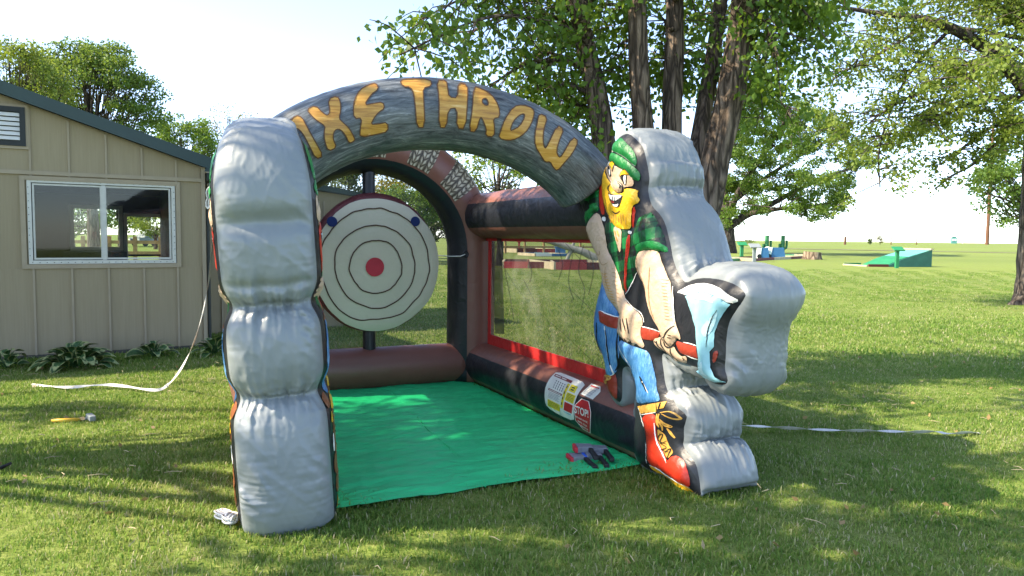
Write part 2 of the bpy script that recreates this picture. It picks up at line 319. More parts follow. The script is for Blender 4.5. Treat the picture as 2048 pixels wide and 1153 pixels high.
# ------------------------------------------------------------------ 2D polygon tools
def chaikin(p, n=1, closed=True):
    for _ in range(n):
        q = []
        for i in range(len(p) if closed else len(p) - 1):
            a, b = p[i], p[(i + 1) % len(p)]; q += [(a[0] * .75 + b[0] * .25, a[1] * .75 + b[1] * .25), (a[0] * .25 + b[0] * .75, a[1] * .25 + b[1] * .75)]
        p = q if closed else [p[0]] + q + [p[-1]]
    return p
def resample(p, step, closed=True):
    out = []; n = len(p)
    for i in range(n if closed else n - 1):
        a = np.array(p[i]); b = np.array(p[(i + 1) % n]); L = np.hypot(*(b - a)); k = max(1, int(math.ceil(L / step)))
        for j in range(k): out.append(tuple(a + (b - a) * j / k))
    if not closed: out.append(tuple(p[-1]))
    return out
def inside(pts, loops):
    pts = np.asarray(pts, float); r = np.zeros(len(pts), bool); x, y = pts[:, 0], pts[:, 1]
    for lp in loops:
        lp = np.asarray(lp, float); a = lp; b = np.roll(lp, -1, 0)
        for (x1, y1), (x2, y2) in zip(a, b):
            if y1 == y2: continue
            c = ((y1 > y) != (y2 > y)) & (x < (x2 - x1) * (y - y1) / (y2 - y1) + x1); r ^= c
    return r
def edist(pts, loops):
    pts = np.asarray(pts, float); d = np.full(len(pts), 1e9)
    for lp in loops:
        a = np.asarray(lp, float); b = np.roll(a, -1, 0); ab = b - a; l2 = np.maximum((ab ** 2).sum(1), 1e-12)
        for s in range(0, len(a), 64):
            A = a[s:s + 64]; AB = ab[s:s + 64]; t = np.clip(((pts[:, None] - A) * AB).sum(2) / l2[s:s + 64], 0, 1)
            d = np.minimum(d, np.hypot(*np.moveaxis(pts[:, None] - (A + AB * t[..., None]), 2, 0)).min(1))
    return d
def fill(loops, step):
    """triangulate a 2D region (even-odd loops) with interior points -> pts(n,2), tris"""
    V = []; E = []
    for lp in loops:
        q = resample(lp, step); o = len(V); V += q; E += [(o + i, o + (i + 1) % len(q)) for i in range(len(q))]
    A = np.array(V); lo, hi = A.min(0), A.max(0)
    gx, gy = np.meshgrid(np.arange(lo[0] + step / 2, hi[0], step), np.arange(lo[1] + step / 2, hi[1], step)); gx[1::2] += step / 2
    G = np.stack([gx.ravel(), gy.ravel()], 1)
    if len(G):
        G = G[inside(G, loops)]
        if len(G): G = G[edist(G, loops) > step * .45]
    P = [Vector((float(a), float(b))) for a, b in V] + [Vector((float(a), float(b))) for a, b in G]
    r = delaunay_2d_cdt(P, E, [], 0, 1e-7); v = np.array([(p.x, p.y) for p in r[0]]); f = [tuple(t) for t in r[2]]
    c = np.array([v[list(t)].mean(0) for t in f]); ok = inside(c, loops)
    return v, [t for t, k in zip(f, ok) if k]
def ribbon2d(p, wd, closed=False):
    p = np.asarray(p, float); n = len(p); L = []; Rr = []
    for i in range(n):
        a = p[(i - 1) % n] if closed or i else p[i]; b = p[(i + 1) % n] if closed or i < n - 1 else p[i]; t = b - a; t = t / (np.hypot(*t) + 1e-9); nn = np.array((-t[1], t[0]))
        k = wd / 2 if np.isscalar(wd) else wd[i] / 2
        L.append(p[i] + nn * k); Rr.append(p[i] - nn * k)
    return L, Rr
def crop(x0, y0, s): return lambda pts: [(x0 + x / s, y0 + y / s) for x, y in pts]
C1 = crop(1140, 250, 5.013); C2 = crop(1160, 460, 4.434); C3 = crop(1170, 600, 5.765); C4 = crop(1180, 760, 4.433)
CA = crop(560, 150, 6.0235); CB = crop(820, 140, 5.2417); CL = crop(1080, 740, 8.235)

# ------------------------------------------------------------------ inflatable game
ANG = R(25); OI = Vector((-.09, 4.62, 0)); WA = Vector((math.cos(ANG), math.sin(ANG), 0)); WB = Vector((-math.sin(ANG), math.cos(ANG), 0))
def to_loc(P): v = P - OI; return Vector((v.dot(WA), v.dot(WB), P.z))
CAM_L = to_loc(Vector((0, 0, EYE)))
def dir_loc(d): return Vector((d.dot(WA), d.dot(WB), d.z))
game = tag(empty('inflatable_game', OI, ANG), 'inflatable axe throw game with stone arch, round log target and two lumberjack pillars', 'inflatable')

def vinyl_tube(name, path, r, mats, sect, parent, n=32, pucker=.004, twist=None, ends=None, bands=None):
    """inflated tube with rounded ends; sect: list of (deg0, deg1, material index)"""
    P = [Vector(p) for p in path]; rad = [r] * len(P)
    if ends:
        a, b = ends; m = len(P)
        for e, idx in ((a, 0), (b, -1)):
            if not e: continue
            t = (P[1] - P[0]).normalized() * -1 if idx == 0 else (P[-1] - P[-2]).normalized()
            base = P[idx]; add = [(base + t * (e * math.sin(q)), r * max(.02, math.cos(q))) for q in np.linspace(.25, math.pi / 2, 6)]
            if idx == 0: P = [x[0] for x in reversed(add)] + P; rad = [x[1] for x in reversed(add)] + rad
            else: P = P + [x[0] for x in add]; rad = rad + [x[1] for x in add]
    def rf(i, k, a):
        p = P[i]; q = noise.noise(Vector((i * .9, math.cos(a) * 1.3, math.sin(a) * 1.3 + len(name)))); s = noise.noise(Vector((p.x * 3, p.y * 3, p.z * 3 + a)))
        return rad[i] * (1 + s * .012) + pucker * q
    v, f, uv, ka = tubevf(P, rf, n, True, twist); mi = []
    for k in ka:
        d = (k + .5) * 360 / n; m = 0
        for d0, d1, j in sect:
            if d0 <= d < d1: m = j
        mi.append(m)
    mi[-1] = mi[-2] = 0
    return mk(name, v, f, mats=mats, midx=mi, parent=parent, smooth=True, uv=uv)
def lin(a, b, n): return [Vector(a).lerp(Vector(b), i / (n - 1)) for i in range(n)]

# floor tarp
def build_mat():
    xs = np.linspace(-1.10, 1.14, 120); ys = np.linspace(0, 3.45, 190); V = []
    for j, y in enumerate(ys):
        for i, x in enumerate(xs):
            z = .022 + .010 * noise.noise(Vector((x * 2.2, y * 1.1, 0))) + .006 * noise.noise(Vector((x * 3 + y * 4, y * 9, 2))) + .006 * max(0, 1 - 3 * abs(noise.noise(Vector((x * 1.5 + y * .6, y * 5, 4))))) + .005 * max(0, 1 - 4 * abs(noise.noise(Vector((x * 4, y * 2.5 - x * 2, 14)))))
            e = min(y, 1) ; yy = y + (0.010 * noise.noise(Vector((x * 4, 0, 5))) + .006 * noise.noise(Vector((x * 11, 0, 6)))) * (1 - min(1, y * 3))
            V.append((x, yy, max(.012, z)))
    n = len(xs); Fc = [(j * n + i, j * n + i + 1, (j + 1) * n + i + 1, (j + 1) * n + i) for j in range(len(ys) - 1) for i in range(n - 1)]
    o = mk('floor_tarp', V, Fc, M['greenmat'], game, smooth=True)
    sp = [(-.068, .01), (-.03, .5), (.02, .9), (.03, 1.4), (.09, 1.9), (.13, 2.4), (.17, 2.9), (.2, 3.3)]
    path = [Vector((a, b, .024 + max(-.012, .010 * noise.noise(Vector((a * 2.2, b * 1.1, 0))) + .006 * noise.noise(Vector((a * 3 + b * 4, b * 9, 2))) + .004 * abs(noise.noise(Vector((a * 14, b * 5, 4))))))) for a, b in [(p.x, p.y) for p in smooth_path([(a, b, 0) for a, b in sp], 8)]]
    MB().tube(path, .0045, 6).build('seam', M['greenmat'], o, smooth=True)
    return o
floor_tarp = build_mat()

# rear arch with posts
AC, ZS, RA, RZ, RR, RB = .07, 1.45, 1.13, 1.07, .265, 3.45
def rear_pt(t, off=0): # t in degrees along arch, below 0 / above 180 are the posts
    if t < 0: return Vector((AC + RA, RB, ZS + t / 45))
    if t > 180: return Vector((AC - RA, RB, ZS - (t - 180) / 45))
    return Vector((AC + RA * math.cos(R(t)), RB, ZS + RZ * math.sin(R(t))))
rt = [-64 + 4 * i for i in range(16)] + [i * 4 for i in range(46)] + [184 + 4 * i for i in range(15)]
path = [rear_pt(t) for t in rt]
# ring angle 0 = outward (+x at right post): twist = +x. black covers the inner-front quarter
rear = vinyl_tube('rear_arch', path, RR, [M['brown'], M['black']], [(118, 242, 1)], game, n=48, twist=Vector((1, 0, 0)))
for t0, t1 in ((34, 48.5), (58, 72), (85, 99), (110, 124), (134, 148)):
    ts = np.linspace(t0, t1, 9); pts = [rear_pt(t) for t in ts]
    V = []; UV = []; Fc = []; n = 40
    for i, t in enumerate(ts):
        p = rear_pt(t); tg = (rear_pt(t + .5) - rear_pt(t - .5)).normalized(); o = Vector((tg.z, 0, -tg.x)); o = o if o.dot(p - Vector((AC, RB, ZS - .4))) > 0 else -o
        for k in range(n + 1):
            a = R(-115 + 230 * k / n); fr = Vector((0, -1, 0)); rr = RR * 1.012 + .006 * math.sin(math.pi * 3 * i / 8) ** 2
            V.append(p + (o * math.cos(a) + fr * math.sin(a)) * rr); UV.append((i / 8, k / n))
    Fc = [(i * (n + 1) + k, i * (n + 1) + k + 1, (i + 1) * (n + 1) + k + 1, (i + 1) * (n + 1) + k) for i in range(8) for k in range(n)]
    mk('rope_band', V, Fc, M['rope'], rear, smooth=True, uv=UV)
# rear screen
scr = [(AC + (RA - .2) * math.cos(R(t)), ZS + (RZ - .2) * math.sin(R(t))) for t in range(0, 181, 6)]
sv, sf = fill([[(AC - RA + .2, .3), (AC + RA - .2, .3)] + scr], .12)
mk('rear_net', [(a, RB + .09 + .015 * noise.noise(Vector((a * 3, z * 3, 0))), z) for a, z in sv], sf, M['rearnet'], game, smooth=True)
# grommet and cord on the black frame
MB().tube([Vector((1.03 + .03 * math.cos(a), RB - .272, 1.42 + .03 * math.sin(a))) for a in np.linspace(0, 2 * math.pi, 17)], .007, 6, False).build('grommet', M['black'], rear, smooth=True)
MB().tube([(1.02, RB - .28, 1.42), (.97, RB - .27, 1.40), (.90, RB - .12, 1.395), (.82, RB + .05, 1.40)], .006, 5).build('cord', M['strap'], rear, smooth=True)
vinyl_tube('rear_floor_tube', lin((-1.0, RB, .21), (1.1, RB, .21), 24), .22, [M['brown']], [], game)
# side tubes: ring angle 0 = up (twist z); bi = t x ref. path runs +b => t=(0,1,0), ref=z, bi = y x z = +x(a): angle 90 = +a outside, 270 = inner
LOW = vinyl_tube('lower_side_tube', lin((1.29, .1, .22), (1.29, 3.38, .22), 40), .234, [M['brown'], M['black']], [(236, 304, 1)], game, n=64, ends=(.18, .05), twist=Vector((0, 0, 1)))
UPT = vinyl_tube('upper_side_tube', lin((1.29, .55, 1.835), (1.27, 3.45, 1.84), 40), .245, [M['brown'], M['black']], [(235, 300, 1)], game, n=64, ends=(.1, .1), twist=Vector((0, 0, 1)))
vinyl_tube('lower_side_tube', lin((-1.20, 1.1, .22), (-1.14, 3.38, .22), 36), .22, [M['brown'], M['black']], [(56, 124, 1)], game, ends=(.18, .05), twist=Vector((0, 0, 1)))
vinyl_tube('upper_side_tube', lin((-1.24, 1.1, 1.83), (-1.08, 3.45, 1.84), 36), .245, [M['brown'], M['black']], [(60, 125, 1)], game, ends=(.1, .1), twist=Vector((0, 0, 1)))
def side_net(a, b0, b1, z0, z1, name='side_net', folds=True):
    bs = np.linspace(b0, b1, 60); zs = np.linspace(z0, z1, 34); V = []
    for z in zs:
        for b in bs:
            u = (b1 - b) * .8 + (z - z0); s = .03 * noise.noise(Vector((u * 2.2, (b - z) * .6, 1))) + .016 * math.sin(u * 9 + 2 * noise.noise(Vector((b, z, 3))))
            V.append((a + s, b, z))
    n = len(bs); Fc = [(j * n + i, j * n + i + 1, (j + 1) * n + i + 1, (j + 1) * n + i) for j in range(len(zs) - 1) for i in range(n - 1)]
    o = mk(name, V, Fc, M['net'], game, smooth=True)
    return o
net = side_net(1.32, .55, 3.3, .42, 1.64)
# doubled folds in the netting, thicker where the cloth gathers
def fold(parent, a, pts, w0, w1, mat='net2'):
    P = smooth_path([(a, b, z) for b, z in pts], 6); n = len(P); q = [(p.y, p.z) for p in P]; L, Rr = ribbon2d(q, [w0 + (w1 - w0) * (i / (n - 1)) for i in range(n)])
    V = [(a, x[0], x[1]) for i, x in enumerate(L)] + [(a - .018, x[0], x[1]) for x in Rr]
    mk('net_fold', V, [(i, i + 1, n + i + 1, n + i) for i in range(n - 1)], M[mat], parent, smooth=True)
def nb(x, y): # pixel of the side net -> (b, z)
    p = to_loc(onplane(x, y, OI + WA * 1.28, WA)); return (p.y, p.z)
fold(net, 1.285, [nb(992, 478), nb(996, 560), nb(1000, 668)], .34, .28)
for pts, w0, w1 in (([(1005, 525), (1035, 575), (1075, 620), (1130, 668), (1185, 720)], .012, .03), ([(1050, 560), (1065, 590), (1090, 640)], .012, .03), ([(1075, 590), (1110, 605), (1150, 640), (1190, 672)], .006, .01),
                    ([(1100, 560), (1130, 570), (1165, 600), (1195, 630)], .006, .01), ([(1150, 500), (1140, 560), (1150, 600)], .006, .008), ([(1170, 490), (1160, 540), (1172, 580), (1165, 620)], .006, .01), ([(1012, 540), (1022, 590), (1030, 640)], .01, .012),
                    ([(1180, 500), (1190, 540), (1180, 590)], .006, .008), ([(1120, 500), (1128, 530), (1120, 560)], .004, .006), ([(1135, 488), (1165, 520), (1195, 540)], .004, .006), ([(1060, 520), (1066, 545), (1062, 565)], .004, .006)):
    fold(net, 1.275, [nb(*p) for p in pts], w0 * .7, w1 * .8, 'net3')
mb = MB().box(1.272, 1.285, .5, 3.10, .445, .56); mb.build('net_border', M['red'], game)
MB().box(1.274, 1.287, .5, 3.2, 1.565, 1.62).build('net_border', M['red'], game)
MB().box(1.268, 1.281, 3.06, 3.12, .45, 1.63).build('net_border', M['red'], game)
net_l = side_net(-1.16, 1.1, 3.3, .42, 1.64)

# front arch
AP = dict(a0=-.1, b0=.8, z0=1.463, Ra=1.387, Rz=1.002, r=.248, yaw=-.045)
e1 = Vector((math.cos(AP['yaw']), math.sin(AP['yaw']), 0))
apath = [Vector((AP['a0'], AP['b0'], AP['z0'])) + e1 * (AP['Ra'] * math.cos(R(t))) + Vector((0, 0, AP['Rz'] * math.sin(R(t)))) for t in np.linspace(33, 160, 80)]
arch = vinyl_tube('front_arch', apath, AP['r'], [M['slate']], [], game, n=40, twist=Vector((1, 0, 0)), ends=(.05, .05))
def bvh_of(o): return BVHTree.FromPolygons([v.co for v in o.data.vertices], [p.vertices[:] for p in o.data.polygons])
def paint(name, loops, bvh, off, step, mat, parent, near=None):
    """fabric print: 2D loops (photo pixels) laid on the surface found along each sight line"""
    v, f = fill(loops, step); Q = []; okv = []
    for x, y in v:
        d = dir_loc(ray(x, y)); h = bvh.ray_cast(CAM_L, d)
        if h[0] is None and near: h = bvh.find_nearest(CAM_L + d * near)
        if h[0] is None: Q.append((0, 0, 0)); okv.append(False)
        else:
            n = h[1] if h[1].dot(d) < 0 else -h[1]; Q.append(h[0] + n * off); okv.append(True)
    f = [t for t in f if all(okv[i] for i in t)]
    return mk(name, Q, f, mat, parent, smooth=True)
AB = bvh_of(arch)
LET = dict(
    A=[CA([(110, 580), (190, 495), (265, 515), (320, 620), (420, 800), (520, 975), (430, 1015), (350, 850), (270, 700), (200, 640), (120, 720), (60, 900), (-30, 880), (40, 700)])],
    X=[CA([(320, 425), (430, 375), (520, 470), (575, 495), (605, 455), (580, 300), (690, 262), (730, 330), (735, 430), (710, 530), (750, 570), (830, 640), (890, 750), (900, 790), (830, 825), (790, 730), (730, 660), (680, 655), (640, 700), (640, 780), (680, 870), (580, 920), (535, 800), (530, 680), (545, 620), (450, 560), (390, 510)])],
    E=[CA([(1160, 105), (1190, 180), (1100, 240), (1010, 370), (1120, 350), (1240, 330), (1260, 410), (1190, 450), (1130, 520), (1090, 600), (1180, 590), (1295, 570), (1300, 680), (1180, 710), (960, 755), (965, 650), (985, 520), (890, 530), (880, 400), (900, 300), (960, 190), (1060, 130)])],
    T=[CA([(1440, 75), (1560, 55), (1810, 60), (1830, 140), (1720, 165), (1730, 300), (1745, 630), (1645, 632), (1630, 400), (1610, 230), (1570, 155), (1480, 150)])],
    H=[CB([(275, 115), (380, 115), (395, 200), (405, 290), (500, 300), (500, 140), (600, 160), (605, 300), (580, 620), (485, 610), (495, 400), (400, 410), (380, 605), (300, 600), (305, 300)])],
    R=[CB([(665, 180), (740, 200), (850, 260), (930, 380), (940, 500), (870, 510), (885, 600), (880, 700), (790, 690), (800, 620), (760, 520), (735, 490), (690, 650), (615, 640), (650, 430)]), CB([(755, 310), (800, 300), (825, 370), (790, 380), (755, 350)])],
    O=[CB([(1080, 390), (1180, 370), (1290, 410), (1300, 470), (1270, 570), (1210, 660), (1120, 720), (1030, 740), (925, 715), (950, 630), (990, 520)]), CB([(1195, 460), (1200, 500), (1150, 590), (1060, 640), (1050, 620), (1080, 540), (1140, 480)])],
    W=[CB([(1350, 460), (1440, 500), (1400, 620), (1390, 740), (1410, 830), (1440, 790), (1540, 580), (1610, 630), (1570, 720), (1530, 850), (1560, 920), (1590, 900), (1700, 705), (1765, 750), (1700, 880), (1620, 970), (1545, 1060), (1500, 1020), (1470, 960), (1415, 965), (1380, 910), (1310, 800), (1305, 680), (1330, 560)])])
for ch, loops in LET.items():
    o = paint('letter', [chaikin(l, 1) for l in loops], AB, .0045, 5, M['orange'], arch); o['label'] = 'orange wood grain letter ' + ch
    # burnt dark edge around the letter
    for l in loops:
        q = resample(chaikin(l, 1), 4); L, Rr = ribbon2d(q, 2.3, True); n = len(q); Q = []
        for x, y in [tuple(a) for a in L] + [tuple(a) for a in Rr]:
            d = dir_loc(ray(x, y)); h = AB.ray_cast(CAM_L, d)
            Q.append(h[0] + (h[1] if h[1].dot(d) < 0 else -h[1]) * .006 if h[0] is not None else None)
        Fc = [t for t in [(i, (i + 1) % n, (i + 1) % n + n, i + n) for i in range(n)] if all(Q[k] is not None for k in t)]
        mk('letter_edge', [p if p is not None else (0, 0, 0) for p in Q], Fc, M['burnt'], arch, smooth=True)

# ------------------------------------------------------------------ target
TA, TB, TZ = .075, 3.30, 1.332
def target():
    def rad(a, k=0, amp=.018): return 1 + amp * noise.noise(Vector((math.cos(a) * 1.7 + k, math.sin(a) * 1.7, k * 3.1))) + amp * .5 * noise.noise(Vector((math.cos(a) * 5 + k, math.sin(a) * 5, 7)))
    n = 72; V = []; Fc = []
    prof = [(0.0, .10), (.5, .10), (.85, .085), (.95, .045), (1, 0.0), (.99, -.06), (.9, -.1), (0.0, -.11)]
    for rr, y in prof:
        for k in range(n):
            a = 2 * math.pi * k / n; s = rr * rad(a); V.append((TA + .688 * s * math.cos(a), TB - y + .004 * math.sin(k * 2.3) * (rr > .9), TZ + .712 * s * math.sin(a)))
    for j in range(len(prof) - 1):
        for k in range(n): Fc.append((j * n + k, j * n + (k + 1) % n, (j + 1) * n + (k + 1) % n, (j + 1) * n + k))
    body = mk('target', V, Fc, M['rim'], game, smooth=True)
    def fy(r): return TB - (.118 - .035 * r * r)
    V = []; Fc = []; rs = np.linspace(0, 1, 14)
    for r in rs:
        for k in range(n):
            a = 2 * math.pi * k / n; s = r * rad(a, 1, .022); V.append((TA + .010 + .662 * s * math.cos(a), fy(r * .94) + (.02 if r == 1 else 0), TZ - .018 + .678 * s * math.sin(a)))
    for j in range(len(rs) - 1):
        for k in range(n): Fc.append((j * n + k, j * n + (k + 1) % n, (j + 1) * n + (k + 1) % n, (j + 1) * n + k))
    mk('target_face', V, Fc, M['cream'], body, smooth=True)
    def disc(name, ca, cz, r, mat, seed, amp):
        V = [(ca, fy(.3) - .006, cz)]; m = 40
        for k in range(m):
            a = 2 * math.pi * k / m; s = r * rad(a, seed, amp); rr = math.hypot(ca + s * math.cos(a) - TA, cz + s * math.sin(a) - TZ) / .68; V.append((ca + s * math.cos(a), fy(rr) - .011, cz + s * math.sin(a)))
        rr = math.hypot(ca - TA, cz - TZ) / .68; V[0] = (ca, fy(rr) - .012, cz)
        mk(name, V, [(0, 1 + k, 1 + (k + 1) % m) for k in range(m)], mat, body, smooth=True)
    disc('bullseye', TA - .035, TZ - .04, .096, M['bull'], 4, .02)
    disc('velcro_dot', TA - .458, TZ + .412, .051, M['dot'], 5, .01); disc('velcro_dot', TA + .40, TZ + .43, .051, M['dot'], 6, .01)
    for i, (rx, rz, dz) in enumerate(((.268, .27, -.04), (.415, .425, -.035), (.562, .575, -.015))):
        V = []; m = 120
        for k in range(m):
            a = 2 * math.pi * k / m; s = rad(a, 10 + i * 2, .045)
            for dl in (-.0065, .0065):
                x = TA - .02 + (rx * s + dl) * math.cos(a); z = TZ + dz + (rz * s + dl) * math.sin(a); rr = math.hypot(x - TA, z - TZ) / .68; V.append((x, fy(rr) - .010, z))
        mk('ring_line', V, [(2 * k, 2 * ((k + 1) % m), 2 * ((k + 1) % m) + 1, 2 * k + 1) for k in range(m)], M['ringline'], body, smooth=True)
    for z0, z1, r in ((2.0, 2.36, .066), (.36, .66, .068)):
        v, f, uv, _ = tubevf(lin((TA - .03, TB + .13, z0), (TA - .03, TB + .14, z1), 8), lambda i, k, a: r * (1 + .06 * noise.noise(Vector((k * .8, i * .7, 0)))), 20)
        mk('support_post', v, f, M['black'], body, smooth=True)
target()

# ------------------------------------------------------------------ lumberjack pillars
FA = 1.052; FT = .455
def fp(pts): # pixels -> (b, z) on the right pillar's printed side
    o = []
    for x, y in pts:
        p = to_loc(onplane(x, y, OI + WA * FA, WA)); o.append((p.y, p.z))
    return o
OUT = [(1226, 276), (1238, 268), (1248, 267), (1264, 280), (1276, 296), (1281, 316), (1287, 346), (1288, 362), (1285, 378), (1288, 398), (1294, 414), (1310, 430), (1320, 449), (1325, 470), (1331, 494), (1334, 516), (1343, 543), (1352, 559), (1361, 567),
       (1376, 559), (1401, 556), (1431, 560), (1460, 570), (1478, 586), (1479, 595), (1460, 622), (1445, 647), (1440, 685), (1440, 711), (1437, 739), (1444, 760), (1441, 770), (1430, 772), (1413, 767), (1401, 758), (1390, 744), (1387, 737), (1375, 734), (1357, 728), (1338, 718), (1323, 709), (1314, 708),
       (1313, 721), (1316, 742), (1319, 767), (1324, 784), (1327, 789), (1338, 805), (1342, 816), (1363, 832), (1360, 846), (1356, 859), (1357, 880), (1354, 893), (1367, 911), (1381, 931), (1386, 954), (1389, 977), (1391, 999), (1378, 993), (1351, 976), (1324, 957), (1302, 948), (1281, 938), (1266, 926),
       (1262, 915), (1259, 900), (1257, 868), (1260, 843), (1262, 805), (1266, 785), (1265, 773), (1262, 756), (1255, 742), (1246, 734), (1238, 735), (1234, 742), (1234, 773), (1234, 790), (1233, 801), (1228, 808), (1214, 794), (1205, 776), (1200, 760), (1200, 750), (1205, 739), (1201, 713), (1189, 694), (1183, 669), (1182, 643), (1186, 617), (1187, 607), (1198, 568), (1195, 546), (1194, 523), (1180, 494), (1168, 461), (1165, 455), (1168, 440), (1160, 420), (1152, 394), (1150, 368), (1154, 358), (1166, 354), (1188, 363), (1198, 360), (1202, 350), (1208, 326), (1214, 314), (1216, 302), (1220, 290)]
FO = fp(OUT); FO = [(b, max(z, .015)) for b, z in FO]; FO = chaikin(FO, 1)
CREASE = fp([(1287, 372), (1361, 567), (1388, 738), (1314, 708), (1327, 789), (1354, 893), (1259, 880), (1240, 735), (1195, 546), (1192, 363), (1200, 745)])
ART = []   # (name, loops(b,z), material, puff)
def art(name, px, mat, puff=.022, sm=1, holes=()):
    ART.append((name, [chaikin(fp(px), sm)] + [chaikin(fp(h), sm) for h in holes], mat, puff))
def line(name, px, wpx, mat):
    q = smooth_path([(x, y, 0) for x, y in px], 5); q = [(p.x, p.y) for p in q]; n = len(q)
    w = [wpx * (.35 + .65 * math.sin(math.pi * min(1, max(0, (i + .6) / (n + .2))))) for i in range(n)]; L, Rr = ribbon2d(q, w)
    ART.append((name, [fp([tuple(a) for a in L] + [tuple(a) for a in Rr[::-1]])], mat, 0))
# clothes and body
art('shirt', [(1212, 470), (1215, 440), (1230, 430), (1255, 455), (1285, 455), (1292, 420), (1310, 440), (1322, 470), (1328, 505), (1285, 500), (1278, 545), (1252, 588), (1245, 560), (1225, 520)], 'plaid', .02)
art('sleeve', C1([(90, 610), (200, 590), (285, 610), (300, 760), (302, 870), (250, 880), (170, 980), (130, 1060), (135, 960), (95, 850), (60, 720)]), 'plaid', .03)
line('shirt_highlight', C1([(110, 840), (150, 930), (230, 830), (290, 790)]), 7, 'hat')
art('sleeve_patch', C1([(140, 830), (190, 745), (250, 820), (180, 880)]), 'blk', 0)
art('sleeve', [(1275, 440), (1295, 425), (1312, 445), (1325, 480), (1328, 505), (1315, 500), (1290, 500), (1278, 505), (1272, 480)], 'plaid', .025)
art('cuff', C2([(530, 140), (620, 98), (700, 98), (745, 150), (752, 205), (690, 180), (600, 180), (533, 198)]), 'hat', .015)
art('cuff', C1([(125, 1050), (170, 950), (245, 865), (300, 850), (300, 800), (240, 830), (170, 900), (135, 980)]), 'hat', .012)
art('chest', C1([(470, 1010), (548, 1050), (548, 1150), (545, 1250), (530, 1290), (500, 1180), (468, 1090)]), 'skin', .01)
for ln in ([(485, 1060), (500, 1110)], [(500, 1120), (520, 1170)], [(510, 1060), (530, 1120)]): line('chest_hair', C1(ln), 2.5, 'gold')
art('suspender', C1([(290, 570), (325, 545), (335, 700), (370, 890), (330, 910), (308, 800)]), 'bootred', .006)
art('suspender', C1([(635, 830), (663, 820), (660, 950), (650, 1045), (635, 1000)]), 'bootred', .004)
art('suspender', C2([(445, 50), (475, 40), (475, 120), (455, 240), (440, 420), (430, 540), (415, 560), (420, 400), (430, 230)]), 'bootred', .004)
art('buckle', C1([(330, 925), (370, 920), (375, 968), (342, 965)]), 'vwhite', 0); art('buckle', C2([(455, 5), (487, 15), (480, 42), (450, 32)]), 'vwhite', 0)
art('belt', [(1196, 557), (1206, 553), (1208, 564), (1199, 568)], 'bootred', 0)
art('trouser_leg', [(1199, 567), (1206, 566), (1216, 592), (1228, 610), (1243, 628), (1241, 660), (1241, 690), (1240, 710), (1232, 735), (1228, 748), (1218, 752), (1209, 745), (1207, 725), (1203, 712), (1191, 692), (1185, 668), (1184, 643), (1188, 615)], 'denim', .03)
art('trouser_leg', [(1240, 678), (1262, 690), (1285, 698), (1298, 703), (1304, 728), (1309, 752), (1312, 780), (1319, 798), (1318, 803), (1297, 806), (1275, 808), (1268, 796), (1269, 775), (1262, 750), (1252, 730), (1243, 715), (1240, 700)], 'denim', .03)
for ln, w in (([(175, 260), (165, 420), (170, 600), (200, 760)], 5), ([(265, 290), (290, 450), (310, 700), (325, 850)], 4), ([(405, 350), (395, 520), (380, 700), (340, 820)], 4)): line('denim_seam', C3(ln), w * .55, 'blk')
for ln in ([(270, 300), (285, 470), (305, 700)], [(405, 500), (450, 600), (500, 700), (570, 800)], [(680, 890), (720, 970), (765, 1070)], [(318, 750), (325, 850), (285, 880)]): line('white_contour', C3(ln), 1.5, 'vwhite')
line('denim_fold', C3([(670, 880), (700, 940), (745, 1050)]), 4, 'blk')
art('boot', [(1204, 740), (1210, 752), (1222, 753), (1230, 748), (1230, 797), (1226, 800), (1215, 788), (1206, 772), (1202, 756)], 'handle', .015)
for ln in ([(210, 880), (250, 870), (300, 890), (290, 920), (240, 930)], [(215, 930), (260, 960), (270, 900)], [(240, 880), (280, 910), (250, 950)]): line('boot_lace', C3(ln), 3.2, 'gold')
art('boot', C4([(470, 320), (590, 295), (592, 380), (612, 520), (645, 610), (700, 730), (722, 680), (770, 672), (830, 730), (870, 840), (880, 965), (800, 930), (700, 870), (600, 785), (512, 750), (517, 600), (510, 480), (490, 390)]), 'bootred', .03)
art('boot_cuff', C4([(425, 235), (590, 205), (600, 283), (460, 298)]), 'gold', .006, 0); art('boot_tongue', C4([(592, 205), (665, 190), (655, 250), (605, 260)]), 'gold', .004, 0)
line('boot_seam', C4([(628, 200), (615, 260)]), 2.4, 'blk')
art('boot_sole', C4([(505, 760), (560, 765), (640, 835), (750, 915), (880, 978), (888, 1008), (800, 990), (700, 930), (630, 860), (540, 820)]), 'yellow', .008)
art('lacing', C4([(610, 430), (650, 460), (680, 490), (700, 570), (730, 620), (735, 650), (705, 700), (670, 660), (630, 570), (615, 490)]), 'gold', .004)
for ln in ([(615, 500), (660, 480), (640, 560), (690, 540)], [(640, 560), (690, 600), (650, 620), (720, 640)], [(670, 650), (720, 610), (700, 690)], [(640, 470), (625, 530), (690, 570)]): line('lace_line', C4(ln), 1.6, 'blk')
for ln, w in (([(630, 290), (700, 285), (780, 340), (760, 352), (690, 330), (640, 300)], 3.2), ([(625, 345), (660, 380), (725, 418), (670, 405), (630, 360)], 3.2), ([(605, 300), (605, 380), (625, 420)], 4), ([(625, 300), (615, 360), (650, 410), (655, 450)], 4.5), ([(690, 430), (715, 470), (743, 518)], 4)): line('boot_lace', C4(ln), w, 'gold')
for ln in ([(440, 250), (480, 380), (512, 500), (500, 740)], [(590, 380), (605, 500), (640, 610), (700, 735)], [(515, 760), (570, 775), (660, 850), (780, 925), (870, 965)], [(470, 308), (595, 288)]): line('white_contour', C4(ln), 1.6, 'vwhite')
